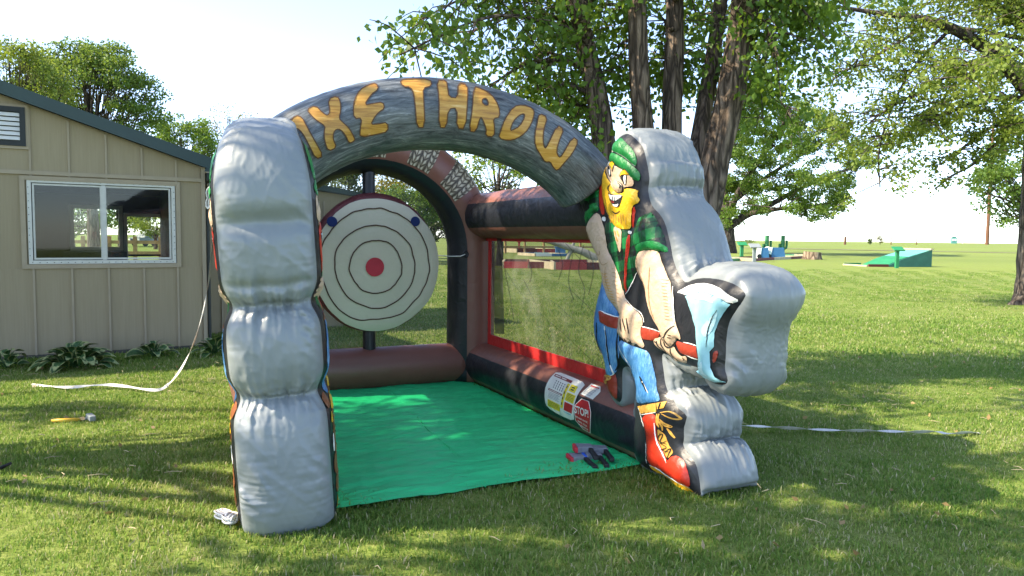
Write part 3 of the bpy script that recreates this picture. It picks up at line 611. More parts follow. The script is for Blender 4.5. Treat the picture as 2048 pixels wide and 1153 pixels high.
# axe
art('axe_edge', C2([(855, 555), (930, 500), (1050, 468), (1190, 492), (1335, 590), (1385, 630), (1320, 660), (1240, 600), (1130, 553), (1030, 543), (940, 583), (910, 565)]), 'vwhite', .012)
art('axe_head', [(1371, 593), (1392, 583), (1415, 586), (1440, 596), (1457, 610), (1444, 627), (1434, 647), (1428, 667), (1427, 694), (1420, 704), (1421, 735), (1428, 755), (1442, 766), (1420, 766), (1398, 757), (1386, 744), (1397, 720), (1396, 683), (1394, 655), (1385, 624), (1376, 600)], 'steel', .03, 0)
art('axe_shine', C2([(990, 600), (1060, 575), (1150, 590), (1230, 660), (1160, 630), (1080, 615)]), 'steel2', 0)
art('axe_shine', C2([(1200, 760), (1240, 720), (1215, 800), (1180, 900), (1140, 960), (1100, 900), (1130, 840)]), 'steel2', 0)
art('axe_shine', C3([(1300, 830), (1350, 740), (1400, 700), (1380, 830), (1440, 900), (1360, 860)]), 'steel2', 0)
line('axe_line', C2([(1235, 710), (1190, 800), (1160, 900), (1145, 1040)]), 1.5, 'blk')
art('axe_handle', C3([(197, 132), (215, 127), (420, 205), (402, 333), (300, 303), (210, 250)]), 'handle', .012, 0)
art('axe_handle', C3([(662, 322), (690, 312), (888, 382), (832, 478), (690, 453), (662, 400)]), 'handle', .012, 0)
art('axe_handle', C3([(1055, 490), (1080, 477), (1318, 547), (1318, 678), (1160, 638), (1100, 612)]), 'handle', .012, 0)
art('axe_handle', C3([(1475, 600), (1520, 582), (1502, 700), (1468, 738)]), 'handle', .006)
for ln in ([(665, 305), (770, 330), (880, 368)], [(1150, 488), (1230, 505), (1312, 535)], [(1150, 632), (1220, 665), (1312, 695)], [(215, 122), (320, 165), (418, 200)]): line('white_contour', C3(ln), 2.0, 'vwhite')
# arms
art('arm', [(1180, 441), (1194, 425), (1204, 431), (1211, 453), (1216, 470), (1220, 503), (1232, 519), (1239, 539), (1246, 561), (1252, 586), (1256, 604), (1268, 616), (1284, 627), (1290, 647), (1286, 656), (1286, 676), (1292, 690), (1289, 697), (1282, 693), (1275, 687), (1269, 694), (1262, 681), (1256, 688), (1248, 676), (1241, 672), (1240, 658), (1242, 638), (1243, 626), (1228, 609), (1216, 591), (1208, 568), (1204, 552), (1197, 534), (1194, 516), (1183, 496), (1171, 469), (1169, 459)], 'skin', .045)
for ln, w in (([(400, 790), (408, 900)], 2.2), ([(420, 785), (450, 895)], 2.2), ([(455, 780), (480, 920)], 2.0), ([(430, 960), (432, 1000)], 1.6), ([(480, 970), (490, 1010)], 1.6)): line('hand_line', C2(ln), w, 'blk')
for ln in ([(95, 10), (110, 120), (190, 215)], [(165, 210), (205, 225), (215, 190)], [(270, 330), (265, 420), (300, 540)], [(200, 250), (240, 310), (290, 290)]): line('arm_line', C2(ln), 2.0, 'tan_line')
for i in range(11): line('arm_hair', C2([(225 + i * 9 + 6 * math.sin(i), 380 + i * 26), (255 + i * 10, 395 + i * 25), (280 + i * 9, 385 + i * 27)]), 1.4, 'gold')
for i in range(9): line('arm_hair', C2([(320 + i * 7, 340 + i * 36), (345 + i * 7, 345 + i * 37)]), 1.2, 'tan_line')
art('arm', C2([(540, 200), (600, 181), (690, 183), (710, 220), (730, 300), (770, 400), (810, 490), (830, 600), (850, 720), (865, 830), (900, 920), (908, 978), (870, 960), (850, 1000), (800, 1045), (770, 1000), (735, 950), (720, 890), (660, 790), (620, 680), (600, 560), (590, 490), (545, 410), (520, 350), (520, 280)]), 'skin', .045)
art('fist', C3([(800, 480), (830, 445), (870, 438), (900, 410), (935, 388), (962, 430), (950, 480), (980, 545), (1040, 530), (1060, 600), (1110, 660), (1160, 643), (1166, 690), (1130, 740), (1050, 728), (980, 698), (900, 610), (840, 570), (805, 520)]), 'skin', .022)
for ln, w in (([(845, 470), (850, 540), (900, 600)], 2.2), ([(905, 420), (900, 520), (950, 650), (1030, 700)], 2.4), ([(940, 440), (940, 520), (980, 548), (1040, 525), (1075, 450)], 3.0), ([(950, 440), (1000, 370), (1070, 295)], 2.6), ([(1000, 555), (1000, 640), (1050, 720)], 2.4), ([(955, 455), (980, 500), (965, 505)], 1.8), ([(905, 395), (925, 430), (940, 400)], 1.8), ([(1010, 400), (1045, 410)], 1.5), ([(1000, 430), (1040, 440)], 1.5), ([(815, 480), (845, 490)], 2), ([(1120, 660), (1140, 690), (1120, 700)], 1.8)): line('knuckle_line', C3(ln), w, 'blk')
line('arm_line', C2([(665, 330), (655, 500), (660, 650), (700, 800)]), 2.2, 'tan_line'); line('arm_line', C2([(540, 240), (560, 380), (610, 520)]), 1.6, 'tan_line')
for i in range(13): line('arm_hair', C2([(755 + i * 4, 440 + i * 29), (790 + i * 4, 446 + i * 29)]), 1.3, 'tan_line')
for ln in ([(825, 500), (840, 640), (862, 830)], ): line('white_contour', C2(ln), 1.8, 'vwhite')
for ln in ([(520, 380), (470, 490), (425, 570)], [(420, 610), (480, 680), (560, 740), (585, 820)]): line('white_contour', C2(ln), 1.6, 'vwhite')
# head
art('hat_top', C1([(415, 180), (470, 132), (500, 127), (560, 180), (620, 240), (658, 310), (668, 400), (652, 418), (600, 350), (520, 298), (430, 263), (402, 250)]), 'hat', .03)
art('beard', C1([(330, 400), (350, 440), (380, 500), (430, 560), (458, 590), (470, 690), (560, 690), (562, 636), (690, 650), (672, 700), (708, 770), (632, 820), (640, 1040), (600, 1050), (520, 1040), (460, 990), (400, 900), (360, 800), (335, 650), (320, 580), (312, 500)]), 'yellow', .035)
art('face', C1([(365, 402), (450, 400), (540, 450), (620, 500), (660, 580), (640, 620), (562, 632), (550, 670), (480, 690), (440, 590), (420, 560), (375, 490), (350, 432)]), 'skin', .012)
art('hat_brim', C1([(380, 280), (430, 277), (520, 312), (590, 362), (660, 432), (700, 490), (694, 568), (660, 558), (600, 490), (540, 440), (470, 398), (440, 363), (376, 374)]), 'hat', .03)
line('white_contour', C1([(400, 262), (470, 275), (570, 330), (660, 415)]), 1.8, 'vwhite')
art('eye', C1([(392, 408), (416, 420), (446, 500), (430, 532), (405, 490)]), 'blk', 0); art('eye_white', C1([(414, 440), (428, 450), (438, 502), (427, 517)]), 'vwhite', 0)
art('eye', C1([(528, 530), (565, 503), (602, 508), (592, 604), (568, 608), (553, 560)]), 'blk', 0); art('eye_white', C1([(568, 508), (597, 511), (588, 600), (576, 600)]), 'vwhite', 0)
art('eyebrow', C1([(385, 392), (440, 363), (461, 382), (454, 470), (425, 415)]), 'yellow', .006); art('eyebrow', C1([(527, 524), (540, 470), (580, 446), (615, 480), (620, 504), (565, 500)]), 'yellow', .006)
for ln in ([(388, 396), (425, 418), (455, 472)], [(528, 526), (565, 503), (620, 506)], [(525, 520), (545, 465), (585, 447), (620, 495)], [(440, 363), (462, 385), (456, 470)]): line('brow_line', C1(ln), 1.5, 'blk')
art('nose', C1([(480, 545), (530, 560), (554, 610), (545, 670), (510, 685), (467, 660), (457, 600)]), 'skin', .03)
for ln in ([(510, 560), (552, 600), (548, 665), (510, 688), (465, 662)], [(440, 590), (425, 640), (450, 690)], [(350, 440), (380, 500), (440, 580)], [(560, 632), (650, 620)], [(520, 580), (545, 610), (538, 640)]): line('face_line', C1(ln), 1.8, 'blk')
art('mouth', C1([(425, 665), (450, 702), (575, 697), (560, 770), (540, 830), (500, 825), (450, 775)]), 'blk', 0)
art('tongue', C1([(455, 757), (500, 772), (490, 792), (465, 782)]), 'tongue', 0)
art('teeth', C1([(435, 692), (460, 712), (565, 702), (550, 740), (500, 765), (455, 750)]), 'vwhite', .003); art('teeth', C1([(470, 792), (510, 806), (540, 790), (530, 824), (500, 823)]), 'vwhite', .002)
for ln in ([(480, 712), (478, 758)], [(502, 712), (500, 762)], [(525, 708), (522, 755)], [(545, 705), (540, 745)]): line('tooth_line', C1(ln), 1.2, 'blk')
line('lip_line', C1([(468, 868), (505, 890), (548, 866)]), 2.4, 'blk')
for i in range(8): line('beard_line', C1([(430 + i * 25, 900 + 20 * math.sin(i * 2)), (445 + i * 23, 985 + 25 * math.sin(i * 3))]), 1.2, 'gold')

BH = [.0, .055, .028]
def base_h(p, fo, k=1): return BH[k] * (1 - np.exp(-edist(p, [fo]) / .05))
def wrinkle(p): return np.array([.004 * noise.noise(Vector((a * 16, b * 16, 3))) + .003 * noise.noise(Vector((a * 40, b * 40, 9))) for a, b in p])
def build_pillar_meshes(FO, CREASE, ART, FT, tag_):
    out = []
    def pinch(p): return np.zeros(len(p)) if tag_ == 1 else sum(.042 * np.exp(-((p[:, 1] - zc) / .075) ** 2) for zc in (.76, 1.25)) + .055 * np.clip((p[:, 1] - 1.85) / .4, 0, 1) ** 1.5
    v, f = fill([FO], .03); ins = base_h(v, FO, tag_) + wrinkle(v) * np.clip(edist(v, [FO]) / .02, 0, 1) - pinch(v)
    me = bpy.data.meshes.new('printed_side'); me.from_pydata([(-h, p[0], p[1]) for p, h in zip(v, ins)], [], f); me.materials.append(M['black']); me.polygons.foreach_set('use_smooth', [True] * len(f)); out.append(('printed_side', me))
    prev = []
    for i, (nm, loops, mat, puff) in enumerate(ART):
        big = puff > .012
        v, f = fill(loops, .016 if big else .011)
        if not len(f): continue
        h = base_h(v, FO, tag_) + .003 + .00004 * i + wrinkle(v) - pinch(v)
        for (l2, pf) in prev:
            lo2, hi2 = np.min(l2[0], 0), np.max(l2[0], 0)
            if (v.max(0) < lo2).any() or (v.min(0) > hi2).any(): continue
            k = inside(v, l2)
            if k.any():
                h[k] += .0032
                if pf > 0: h[k] += pf * (1 - np.exp(-edist(v[k], l2) / .022))
        if puff: dd = edist(v, loops); h += puff * .6 * (1 - np.exp(-dd / .022))
        me = bpy.data.meshes.new(nm); me.from_pydata([(-a, p[0], p[1]) for p, a in zip(v, h)], [], f); me.materials.append(M[mat]); me.polygons.foreach_set('use_smooth', [True] * len(f)); out.append((nm, me))
        prev.append((loops, puff * .6))
    # silver strip joining both printed sides
    q = resample(FO, .009); n = len(q); q = np.array(q); t = np.roll(q, -6, 0) - np.roll(q, 6, 0); t /= np.maximum(np.hypot(t[:, 0], t[:, 1]), 1e-9)[:, None]; nn = np.stack([-t[:, 1], t[:, 0]], 1)
    c = q.mean(0); area = .5 * np.sum(q[:, 0] * np.roll(q[:, 1], -1) - np.roll(q[:, 0], -1) * q[:, 1]); nn = nn if area < 0 else -nn
    # smooth the normals so that convex stretches balloon and concave ones crease
    for _ in range(28): nn = (np.roll(nn, 1, 0) + nn + np.roll(nn, -1, 0)) / 3
    dC = np.min([np.hypot(*(q - np.array(k)).T) for k in CREASE], 0); amp = (.125 if tag_ == 2 else .098) * np.sqrt(np.clip(1 - (1 - np.minimum(dC, .25) / .25) ** 2, 0, 1)) * np.where(q[:, 1] > 2.1, .65, 1) + .002; amp = np.where(q[:, 1] < .05, .02, amp)
    if tag_ == 2: amp = amp * (1 - .42 * np.exp(-((q[:, 1] - 1.69) / .055) ** 2)) * (1 - .22 * np.exp(-((q[:, 1] - 1.38) / .022) ** 2))
    for _ in range(2): amp = (np.roll(amp, 1) + amp + np.roll(amp, -1)) / 3
    qs = q.copy()
    for _ in range(120): qs = (np.roll(qs, 1, 0) + qs + np.roll(qs, -1, 0)) / 3
    pin = pinch(q); A_ = .125 if tag_ == 2 else .10
    m = 62; V = []; cum = np.cumsum(np.hypot(*(q - np.roll(q, 1, 0)).T))
    for j in range(m + 1):
        s = j / m; prof = (1 - abs(2 * s - 1) ** 3.2) ** .6 if 0 < s < 1 else 0; edge = math.exp(-min(s, 1 - s) * 5)
        for i in range(n):
            w = cum[i]; pk = (.017 * (1 - 3 * abs(noise.noise(Vector((w * 11 + 2.5 * (1 - 2 * s), s * 1.6, 1))))) + .009 * (1 - 2.6 * abs(noise.noise(Vector((w * 34, s * 2, 4)))))) * edge * (0 < s < 1) * (.35 + noise.noise(Vector((w * 2.2, 9, s))) ** 2 * 4) * (1 if tag_ == 2 else .6); cr = math.exp(-(dC[i] / .16) ** 2)
            rd = 1 - abs(noise.noise(Vector((w * 7 + s * 5, s * 4 - w * 3, 12)))) * 2.2; rd2 = 1 - abs(noise.noise(Vector((w * 12 - s * 9, s * 5 + w * 5, 21)))) * 2.2
            wr = .005 * noise.noise(Vector((w * 2.5, s * 2, 8))) + .0028 * max(0, rd) ** 5 + .0024 * max(0, rd2) ** 5 + cr * .010 * noise.noise(Vector((w * 24, s * 5.5, 5))) + math.exp(-(dC[i] / .17) ** 2) * .020 * max(-.6, 1 - 3.4 * abs(noise.noise(Vector((s * 6.5 + w * 1.2, w * 1.8, 41))))) + math.exp(-(dC[i] / .12) ** 2) * .009 * (1 - 3 * abs(noise.noise(Vector((s * 15 - w * 2, w * 2.5, 51))))) + cr * .008 * max(0, 1 - abs(noise.noise(Vector((s * 9, w * 6, 31)))) * 3)
            o = amp[i] * prof + pk + wr * min(1, prof * 1.2)
            k_ = min(1, prof * 1.1) * .85; bx = q[i, 0] * (1 - k_) + qs[i, 0] * k_; bz = q[i, 1] * (1 - k_) + qs[i, 1] * k_; V.append((s * FT + (1 - 2 * s) * pin[i], bx + nn[i, 0] * o, max(bz + nn[i, 1] * o, .006)))
    Fc = [(j * n + i, j * n + (i + 1) % n, (j + 1) * n + (i + 1) % n, (j + 1) * n + i) for j in range(m) for i in range(n)]
    me = bpy.data.meshes.new('lumberjack_pillar'); me.from_pydata(V, [], Fc); me.materials.append(M['silver']); me.polygons.foreach_set('use_smooth', [True] * len(Fc))
    return me, out
pil_me, pil_parts = build_pillar_meshes(FO, CREASE, ART, FT, 1)
pr = link('lumberjack_pillar', pil_me, game); pr.location = (FA + .045, 0, 0); pr['label'] = 'silver sided pillar printed with a bearded lumberjack holding an axe'
for nm, me in pil_parts: link(nm, me, pr)
b2 = link('printed_side', pil_parts[0][1], pr); b2.scale = (-1, 1, 1); b2.location = (FT, 0, 0)
# the left pillar: a standing lumberjack, seen from its silver front edge
LO = [(-.64, .015), (-.69, .10), (-.71, .35), (-.70, .58), (-.63, .76), (-.69, .90), (-.71, 1.06), (-.64, 1.25), (-.69, 1.36), (-.70, 1.45), (-.71, 1.55), (-.72, 1.8), (-.70, 1.93), (-.62, 2.05), (-.42, 2.16), (-.15, 2.24), (.12, 2.25), (.32, 2.18), (.42, 2.04), (.72, 1.95), (.84, 1.72), (.72, 1.42), (.62, 1.2), (.6, .9), (.62, .6), (.60, .3), (.62, .015)]
LO = chaikin(LO, 2); ART2 = []
def art2(name, p, mat, puff=.022): ART2.append((name, [chaikin(p, 2)], mat, puff * .45))
M['bootbrown'] = mat_vinyl('boot_brown', (.21, .065, .022), .42, .3, 9, .2)
art2('hat', [(-.62, 1.99), (-.50, 2.10), (-.15, 2.18), (.1, 2.18), (.22, 2.05), (.05, 1.97), (-.3, 1.93), (-.62, 1.90)], 'hat', .035)
art2('face', [(-.66, 1.84), (-.3, 1.88), (.05, 1.90), (.08, 1.74), (-.1, 1.62), (-.5, 1.60), (-.66, 1.70)], 'skin', .02)
art2('hat_brim', [(-.66, 1.90), (-.3, 1.95), (.12, 1.99), (.22, 1.93), (.0, 1.86), (-.35, 1.83), (-.66, 1.82)], 'hat', .03)
art2('ear', [(.0, 1.84), (.09, 1.85), (.11, 1.76), (.04, 1.72)], 'skin', .02)
art2('beard', [(-.62, 1.66), (-.45, 1.70), (-.25, 1.66), (-.08, 1.74), (.02, 1.68), (-.05, 1.52), (-.25, 1.40), (-.45, 1.38), (-.60, 1.50)], 'bootred', .03)
art2('mouth', [(-.55, 1.62), (-.35, 1.63), (-.38, 1.57), (-.48, 1.55)], 'blk', 0); art2('teeth', [(-.53, 1.62), (-.37, 1.625), (-.39, 1.595), (-.5, 1.59)], 'vwhite', 0)
art2('nose', [(-.66, 1.76), (-.56, 1.78), (-.52, 1.70), (-.58, 1.67), (-.66, 1.70)], 'skin', .03)
art2('eye', [(-.50, 1.81), (-.38, 1.82), (-.36, 1.76), (-.46, 1.75)], 'blk', 0); art2('eye_white', [(-.48, 1.80), (-.41, 1.81), (-.41, 1.77), (-.46, 1.765)], 'vwhite', 0)
art2('shirt', [(-.3, 1.42), (-.05, 1.50), (.10, 1.70), (.45, 1.92), (.72, 1.84), (.74, 1.62), (.55, 1.34), (.46, 1.16), (-.5, 1.16), (-.58, 1.30), (-.5, 1.36)], 'plaid', .03)
art2('suspender', [(-.16, 1.46), (-.08, 1.48), (-.10, 1.30), (-.16, 1.16), (-.24, 1.16), (-.2, 1.3)], 'bootred', .008); art2('suspender', [(.26, 1.82), (.34, 1.86), (.36, 1.5), (.32, 1.16), (.24, 1.16), (.28, 1.5)], 'bootred', .008)
art2('sleeve', [(.34, 1.86), (.56, 1.90), (.72, 1.78), (.66, 1.56), (.40, 1.50), (.30, 1.66)], 'plaid', .035)
art2('arm', [(.40, 1.52), (.64, 1.56), (.58, 1.38), (.36, 1.26), (.0, 1.22), (-.36, 1.24), (-.56, 1.26), (-.62, 1.34), (-.5, 1.38), (-.2, 1.34), (.2, 1.38)], 'skin', .04)
for k in range(4): art2('finger', [(-.64, 1.27 + .028 * k), (-.52, 1.268 + .028 * k), (-.52, 1.288 + .028 * k), (-.64, 1.29 + .028 * k)], 'skin', .012)
art2('trouser_leg', [(-.62, 1.12), (-.2, 1.14), (-.02, 1.10), (-.10, .9), (-.16, .68), (-.48, .68), (-.60, .82)], 'denim', .03); art2('trouser_leg', [(.0, 1.14), (.42, 1.14), (.52, .95), (.50, .68), (.16, .68), (.08, .9)], 'denim', .03)
art2('belt', [(-.58, 1.16), (.46, 1.16), (.46, 1.12), (-.60, 1.12)], 'bootbrown', .008)
art2('boot', [(-.50, .66), (-.16, .66), (-.14, .34), (-.16, .13), (-.62, .13), (-.66, .24), (-.52, .34)], 'bootbrown', .03); art2('boot', [(.16, .66), (.50, .66), (.52, .34), (.52, .13), (.06, .13), (.04, .24), (.14, .34)], 'bootbrown', .03)
art2('boot_trim', [(-.52, .66), (-.15, .66), (-.15, .60), (-.52, .60)], 'yellow', .012); art2('boot_trim', [(.15, .66), (.51, .66), (.51, .60), (.15, .60)], 'yellow', .012)
art2('front_trim', [(-.64, .62), (-.55, .62), (-.55, .56), (-.65, .56)], 'yellow', .012); art2('boot_tag', [(-.66, .50), (-.57, .50), (-.57, .40), (-.665, .40)], 'vwhite', .006)
art2('boot_flap', [(-.66, .72), (-.56, .74), (-.54, .66), (-.66, .64)], 'bootbrown', .01); art2('boot_flap', [(-.67, .38), (-.56, .38), (-.56, .27), (-.67, .27)], 'bootbrown', .01)
for k in range(4): art2('boot_lace', [(-.50, .36 + .06 * k), (-.36, .40 + .06 * k), (-.36, .415 + .06 * k), (-.50, .375 + .06 * k)], 'gold', .004); art2('boot_lace', [(.16, .36 + .06 * k), (.30, .40 + .06 * k), (.30, .415 + .06 * k), (.16, .375 + .06 * k)], 'gold', .004)
art2('boot_sole', [(-.64, .12), (-.14, .12), (-.14, .05), (-.62, .05)], 'yellow', .01); art2('boot_sole', [(.05, .12), (.54, .12), (.54, .05), (.05, .05)], 'yellow', .01)
FTL = .485
lp_me, lp_parts = build_pillar_meshes(LO, [(-.63, .76), (-.64, 1.25), (.41, 2.07)], ART2, FTL, 2)
plf = link('lumberjack_pillar', lp_me, game); plf.location = (-.945, .50, 0); plf.rotation_euler = (0, R(-3.6), R(-9)); plf.scale = (-1, 1, 1); plf['label'] = 'silver sided pillar seen from its wrinkled silver front edge'
for nm, me in lp_parts:
    link(nm, me, plf); o = link(nm, me, plf); o.scale = (-1, 1, 1); o.location = (FTL, 0, 0)

# ------------------------------------------------------------------ warning labels on the lower tube
LB = bvh_of(LOW)
def lab(name, pts, off, mat, parent, sm=0, step=4): return paint(name, [chaikin(CL(pts), sm) if sm else CL(pts)], LB, off, step, mat, parent, 6.2)
M['paper'] = mat_plain('label_paper', (.72, .72, .66), .55); M['lred'] = mat_plain('label_red', (.52, .02, .025), .5); M['lyel'] = mat_plain('label_yellow', (.72, .60, .03), .5); M['lblk'] = mat_plain('label_ink', (.04, .04, .06), .6); M['lgrey'] = mat_plain('label_grey_ink', (.22, .23, .26), .6); M['lblue'] = mat_plain('label_cyan', (.25, .50, .55), .5); M['lmar'] = mat_plain('label_maroon', (.22, .03, .03), .5)
L1 = lab('warning_label', [(285, 32), (520, 120), (765, 232), (680, 330), (610, 440), (565, 600), (560, 720), (575, 850), (330, 745), (120, 615), (82, 500), (85, 330), (130, 200), (200, 105)], .004, M['paper'], game, 1)
def quad(a, b, c, d, u, v): # bilinear
    return tuple((a[i] * (1 - u) + b[i] * u) * (1 - v) + (d[i] * (1 - u) + c[i] * u) * v for i in (0, 1))
QL = ((285, 40), (755, 238), (570, 838), (112, 605))
def lq(u, v): # curved sheet coordinates
    x, y = quad(*QL, u, v); bow = 4 * v * (1 - v); return (x - 62 * bow, y - 6 * bow)
def lrect(name, u0, v0, u1, v1, mat, off=.0062):
    n = 5; us = [u0 + (u1 - u0) * i / n for i in range(n + 1)]; vs = [v0 + (v1 - v0) * i / n for i in range(n + 1)]
    return lab(name, [lq(u, v0) for u in us] + [lq(u1, v) for v in vs[1:]] + [lq(u, v1) for u in us[::-1][1:]] + [lq(u0, v) for v in vs[::-1][1:-1]], off, M[mat], L1)
lrect('heading', .0, .06, .60, .13, 'lmar'); lrect('heading', .02, .47, .50, .52, 'lmar'); lrect('yellow_panel', .52, .16, .60, .82, 'lyel'); lrect('yellow_panel', .63, .36, .93, .58, 'lyel'); lrect('yellow_panel', .64, .14, .86, .32, 'lyel'); lrect('red_panel', .64, .62, .93, .84, 'lred'); lrect('yellow_panel', .06, .76, .50, .95, 'lyel'); lrect('blue_panel', .64, .87, .9, .90, 'lblue')
for i in range(5):
    for j in range(4): lrect('pictogram', .14 + i * .075, .20 + j * .06, .165 + i * .075, .235 + j * .06, 'lblk')
for j in range(5): lrect('text_line', .06, .555 + j * .035, .46 - .05 * (j % 2), .565 + j * .035, 'lgrey')
for j in range(4): lrect('text_line', .09, .79 + j * .035, .46, .80 + j * .035, 'lblk', .0078)
for j in range(5): lrect('text_line', .66, .39 + j * .035, .9, .40 + j * .035, 'lblk', .0078)
for j in range(4): lrect('text_line', .54, .22 + j * .15, .57, .29 + j * .15, 'lblk', .0078)
for j in range(2): lrect('text_line', .70, .19 + j * .06, .80, .22 + j * .06, 'lblk', .0078)
lrect('heading_text', .04, .083, .22, .107, 'paper', .0078); lrect('heading_text', .26, .083, .42, .107, 'paper', .0078); lrect('heading_text', .06, .488, .46, .505, 'paper', .0078)
L2 = lab('notice_label', [(850, 232), (1000, 285), (1000, 370), (875, 495), (672, 402)], .004, M['paper'], game)
for j in range(8):
    a = (850 - 18 * j - 12, 262 + 17 * j); lab('text_line', [a, (a[0] + 140 - 6 * (j % 3), a[1] + 55), (a[0] + 137 - 6 * (j % 3), a[1] + 61), (a[0] - 3, a[1] + 6)] if j else [(845, 262), (985, 312), (975, 328), (838, 280)], .0062, M['lgrey'] if j else M['lred'], L2)
L3 = lab('stop_label', [(690, 478), (815, 525), (850, 700), (840, 1045), (715, 975), (590, 830), (558, 600)], .005, M['paper'], game)
lab('red_octagon', [(697, 490), (808, 532), (842, 700), (830, 1028), (718, 962), (600, 825), (570, 602)], .0072, M['lred'], L3)
def text_on(txt, ctr, ex, ey, size, off, mat, parent):
    cu = bpy.data.curves.new('txt', 'FONT'); cu.body = txt; cu.size = 1; cu.align_x = 'CENTER'; cu.align_y = 'CENTER'; cu.offset = .018
    ob = bpy.data.objects.new('txt', cu); COL.objects.link(ob); bpy.context.view_layer.update(); me = bpy.data.meshes.new_from_object(ob.evaluated_get(bpy.context.evaluated_depsgraph_get())); bpy.data.objects.remove(ob); bpy.data.curves.remove(cu)
    for v in me.vertices:
        x, y = CL([(ctr[0] + ex[0] * v.co.x * size + ey[0] * v.co.y * size, ctr[1] + ex[1] * v.co.x * size + ey[1] * v.co.y * size)])[0]; d = dir_loc(ray(x, y)); h = LB.ray_cast(CAM_L, d)
        if h[0] is None: h = LB.find_nearest(CAM_L + d * 6.2)
        if h[0] is not None: v.co = h[0] + (h[1] if h[1].dot(d) < 0 else -h[1]) * off
    me.materials.append(M[mat]); link('lettering', me, parent)
text_on('STOP!', (700, 695), (.80, .30), (-.05, -1.5), 112, .010, 'paper', L3)
text_on('DO NOT ENTER', (700, 815), (.80, .42), (0, -1), 34, .010, 'paper', L3); text_on('UNTIL TOLD', (715, 880), (.80, .48), (0, -1), 34, .010, 'paper', L3); text_on('BY OPERATOR', (730, 935), (.80, .5), (0, -1), 30, .010, 'paper', L3)

# ------------------------------------------------------------------ building
BA = R(31); B0 = gnd(300, 703); B0.z = 0; BW = Vector((math.cos(BA), math.sin(BA), 0)); BN = Vector((-math.sin(BA), math.cos(BA), 0))
bld = tag(empty('clubhouse', B0, BA), 'taupe batten sided clubhouse with dark green roof edge and sliding window', 'building')
UR = .72; SL = .33; RIDGE = -4.1; UL = 2 * RIDGE - UR; DEP = 4.6
def rake(u): return 2.54 + (UR - u) * SL if u > RIDGE else 2.54 + (UR - (2 * RIDGE - u)) * SL
WU0, WU1, WZ0, WZ1 = -1.355, .35, 1.21, 2.285
def bbox(name, mat, *a, parent=None): return MB().box(*a).build(name, M[mat], parent or bld)
# wall core: pieces round the window opening, sides, rear wall with its own openings
def wall_core():
    th = .10; m = MB(); y0, y1 = .0, th
    m.prism([(UL, 0), (WU0, 0), (WU0, rake(WU0)), (RIDGE, rake(RIDGE)), (UL, rake(UL))], y0, y1, 'y')
    m.prism([(WU1, 0), (UR, 0), (UR, rake(UR)), (WU1, rake(WU1))], y0, y1, 'y')
    m.box(WU0, WU1, y0, y1, 0, WZ0); m.prism([(WU0, WZ1), (WU1, WZ1), (WU1, rake(WU1)), (WU0, rake(WU0))], y0, y1, 'y')
    return m.build('wall', M['siding'], bld)
wall_core()
fx0, fx1, fz0, fz1 = -.84, -.08, 1.34, 2.075      # far window ; door 0.0 - .66
def rear_wall():
    m = MB(); y0, y1 = DEP - .1, DEP
    m.box(UL, fx0, y0, y1, 0, 2.54); m.box(fx0, fx1, y0, y1, 0, fz0); m.box(fx0, fx1, y0, y1, fz1, 2.54); m.box(fx1, 0, y0, y1, 0, 2.54); m.box(0, .665, y0, y1, 1.955, 2.54); m.box(.665, UR, y0, y1, 0, 2.54)
    m.prism([(UL, 2.54), (UR, 2.54), (RIDGE, rake(RIDGE))], y0, y1, 'y')
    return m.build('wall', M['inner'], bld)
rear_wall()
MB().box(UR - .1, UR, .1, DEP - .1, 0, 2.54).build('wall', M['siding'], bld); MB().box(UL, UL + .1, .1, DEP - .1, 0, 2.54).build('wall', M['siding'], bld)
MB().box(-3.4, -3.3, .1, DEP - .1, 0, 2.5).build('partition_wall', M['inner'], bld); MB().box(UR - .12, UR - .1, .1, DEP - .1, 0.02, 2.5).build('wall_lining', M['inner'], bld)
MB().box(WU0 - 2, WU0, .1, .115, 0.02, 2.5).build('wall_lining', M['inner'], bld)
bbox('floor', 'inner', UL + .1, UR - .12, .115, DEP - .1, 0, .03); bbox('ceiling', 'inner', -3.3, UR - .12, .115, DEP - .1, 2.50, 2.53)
bbox('footing', 'concrete', UL, UR, -.012, -.001, 0, .05)
# cloth slung under the ceiling
V = []; us = np.linspace(-3.2, .58, 40); ys = np.linspace(2.2, 4.45, 16)
for y in ys:
    for u in us: V.append((u, y, 2.44 - .035 * abs(math.sin(u * 2.0)) - .02 * math.sin(y * 1.5) - .09 * (y > 4.35)))
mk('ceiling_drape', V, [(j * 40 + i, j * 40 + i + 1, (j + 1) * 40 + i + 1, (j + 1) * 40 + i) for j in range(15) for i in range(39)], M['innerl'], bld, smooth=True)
MB().box(-2.3, -.95, 2.0, 2.14, 2.33, 2.345).build('fan_blade', M['darkframe'], bld); MB().tube([(-1.7, 2.07, 2.35), (-1.7, 2.07, 2.5)], .05, 10).build('fan_hub', M['darkframe'], bld)
MB().box(-1.0, .0, 4.1, 4.45, .03, 1.28).build('counter', M['darkframe'], bld)
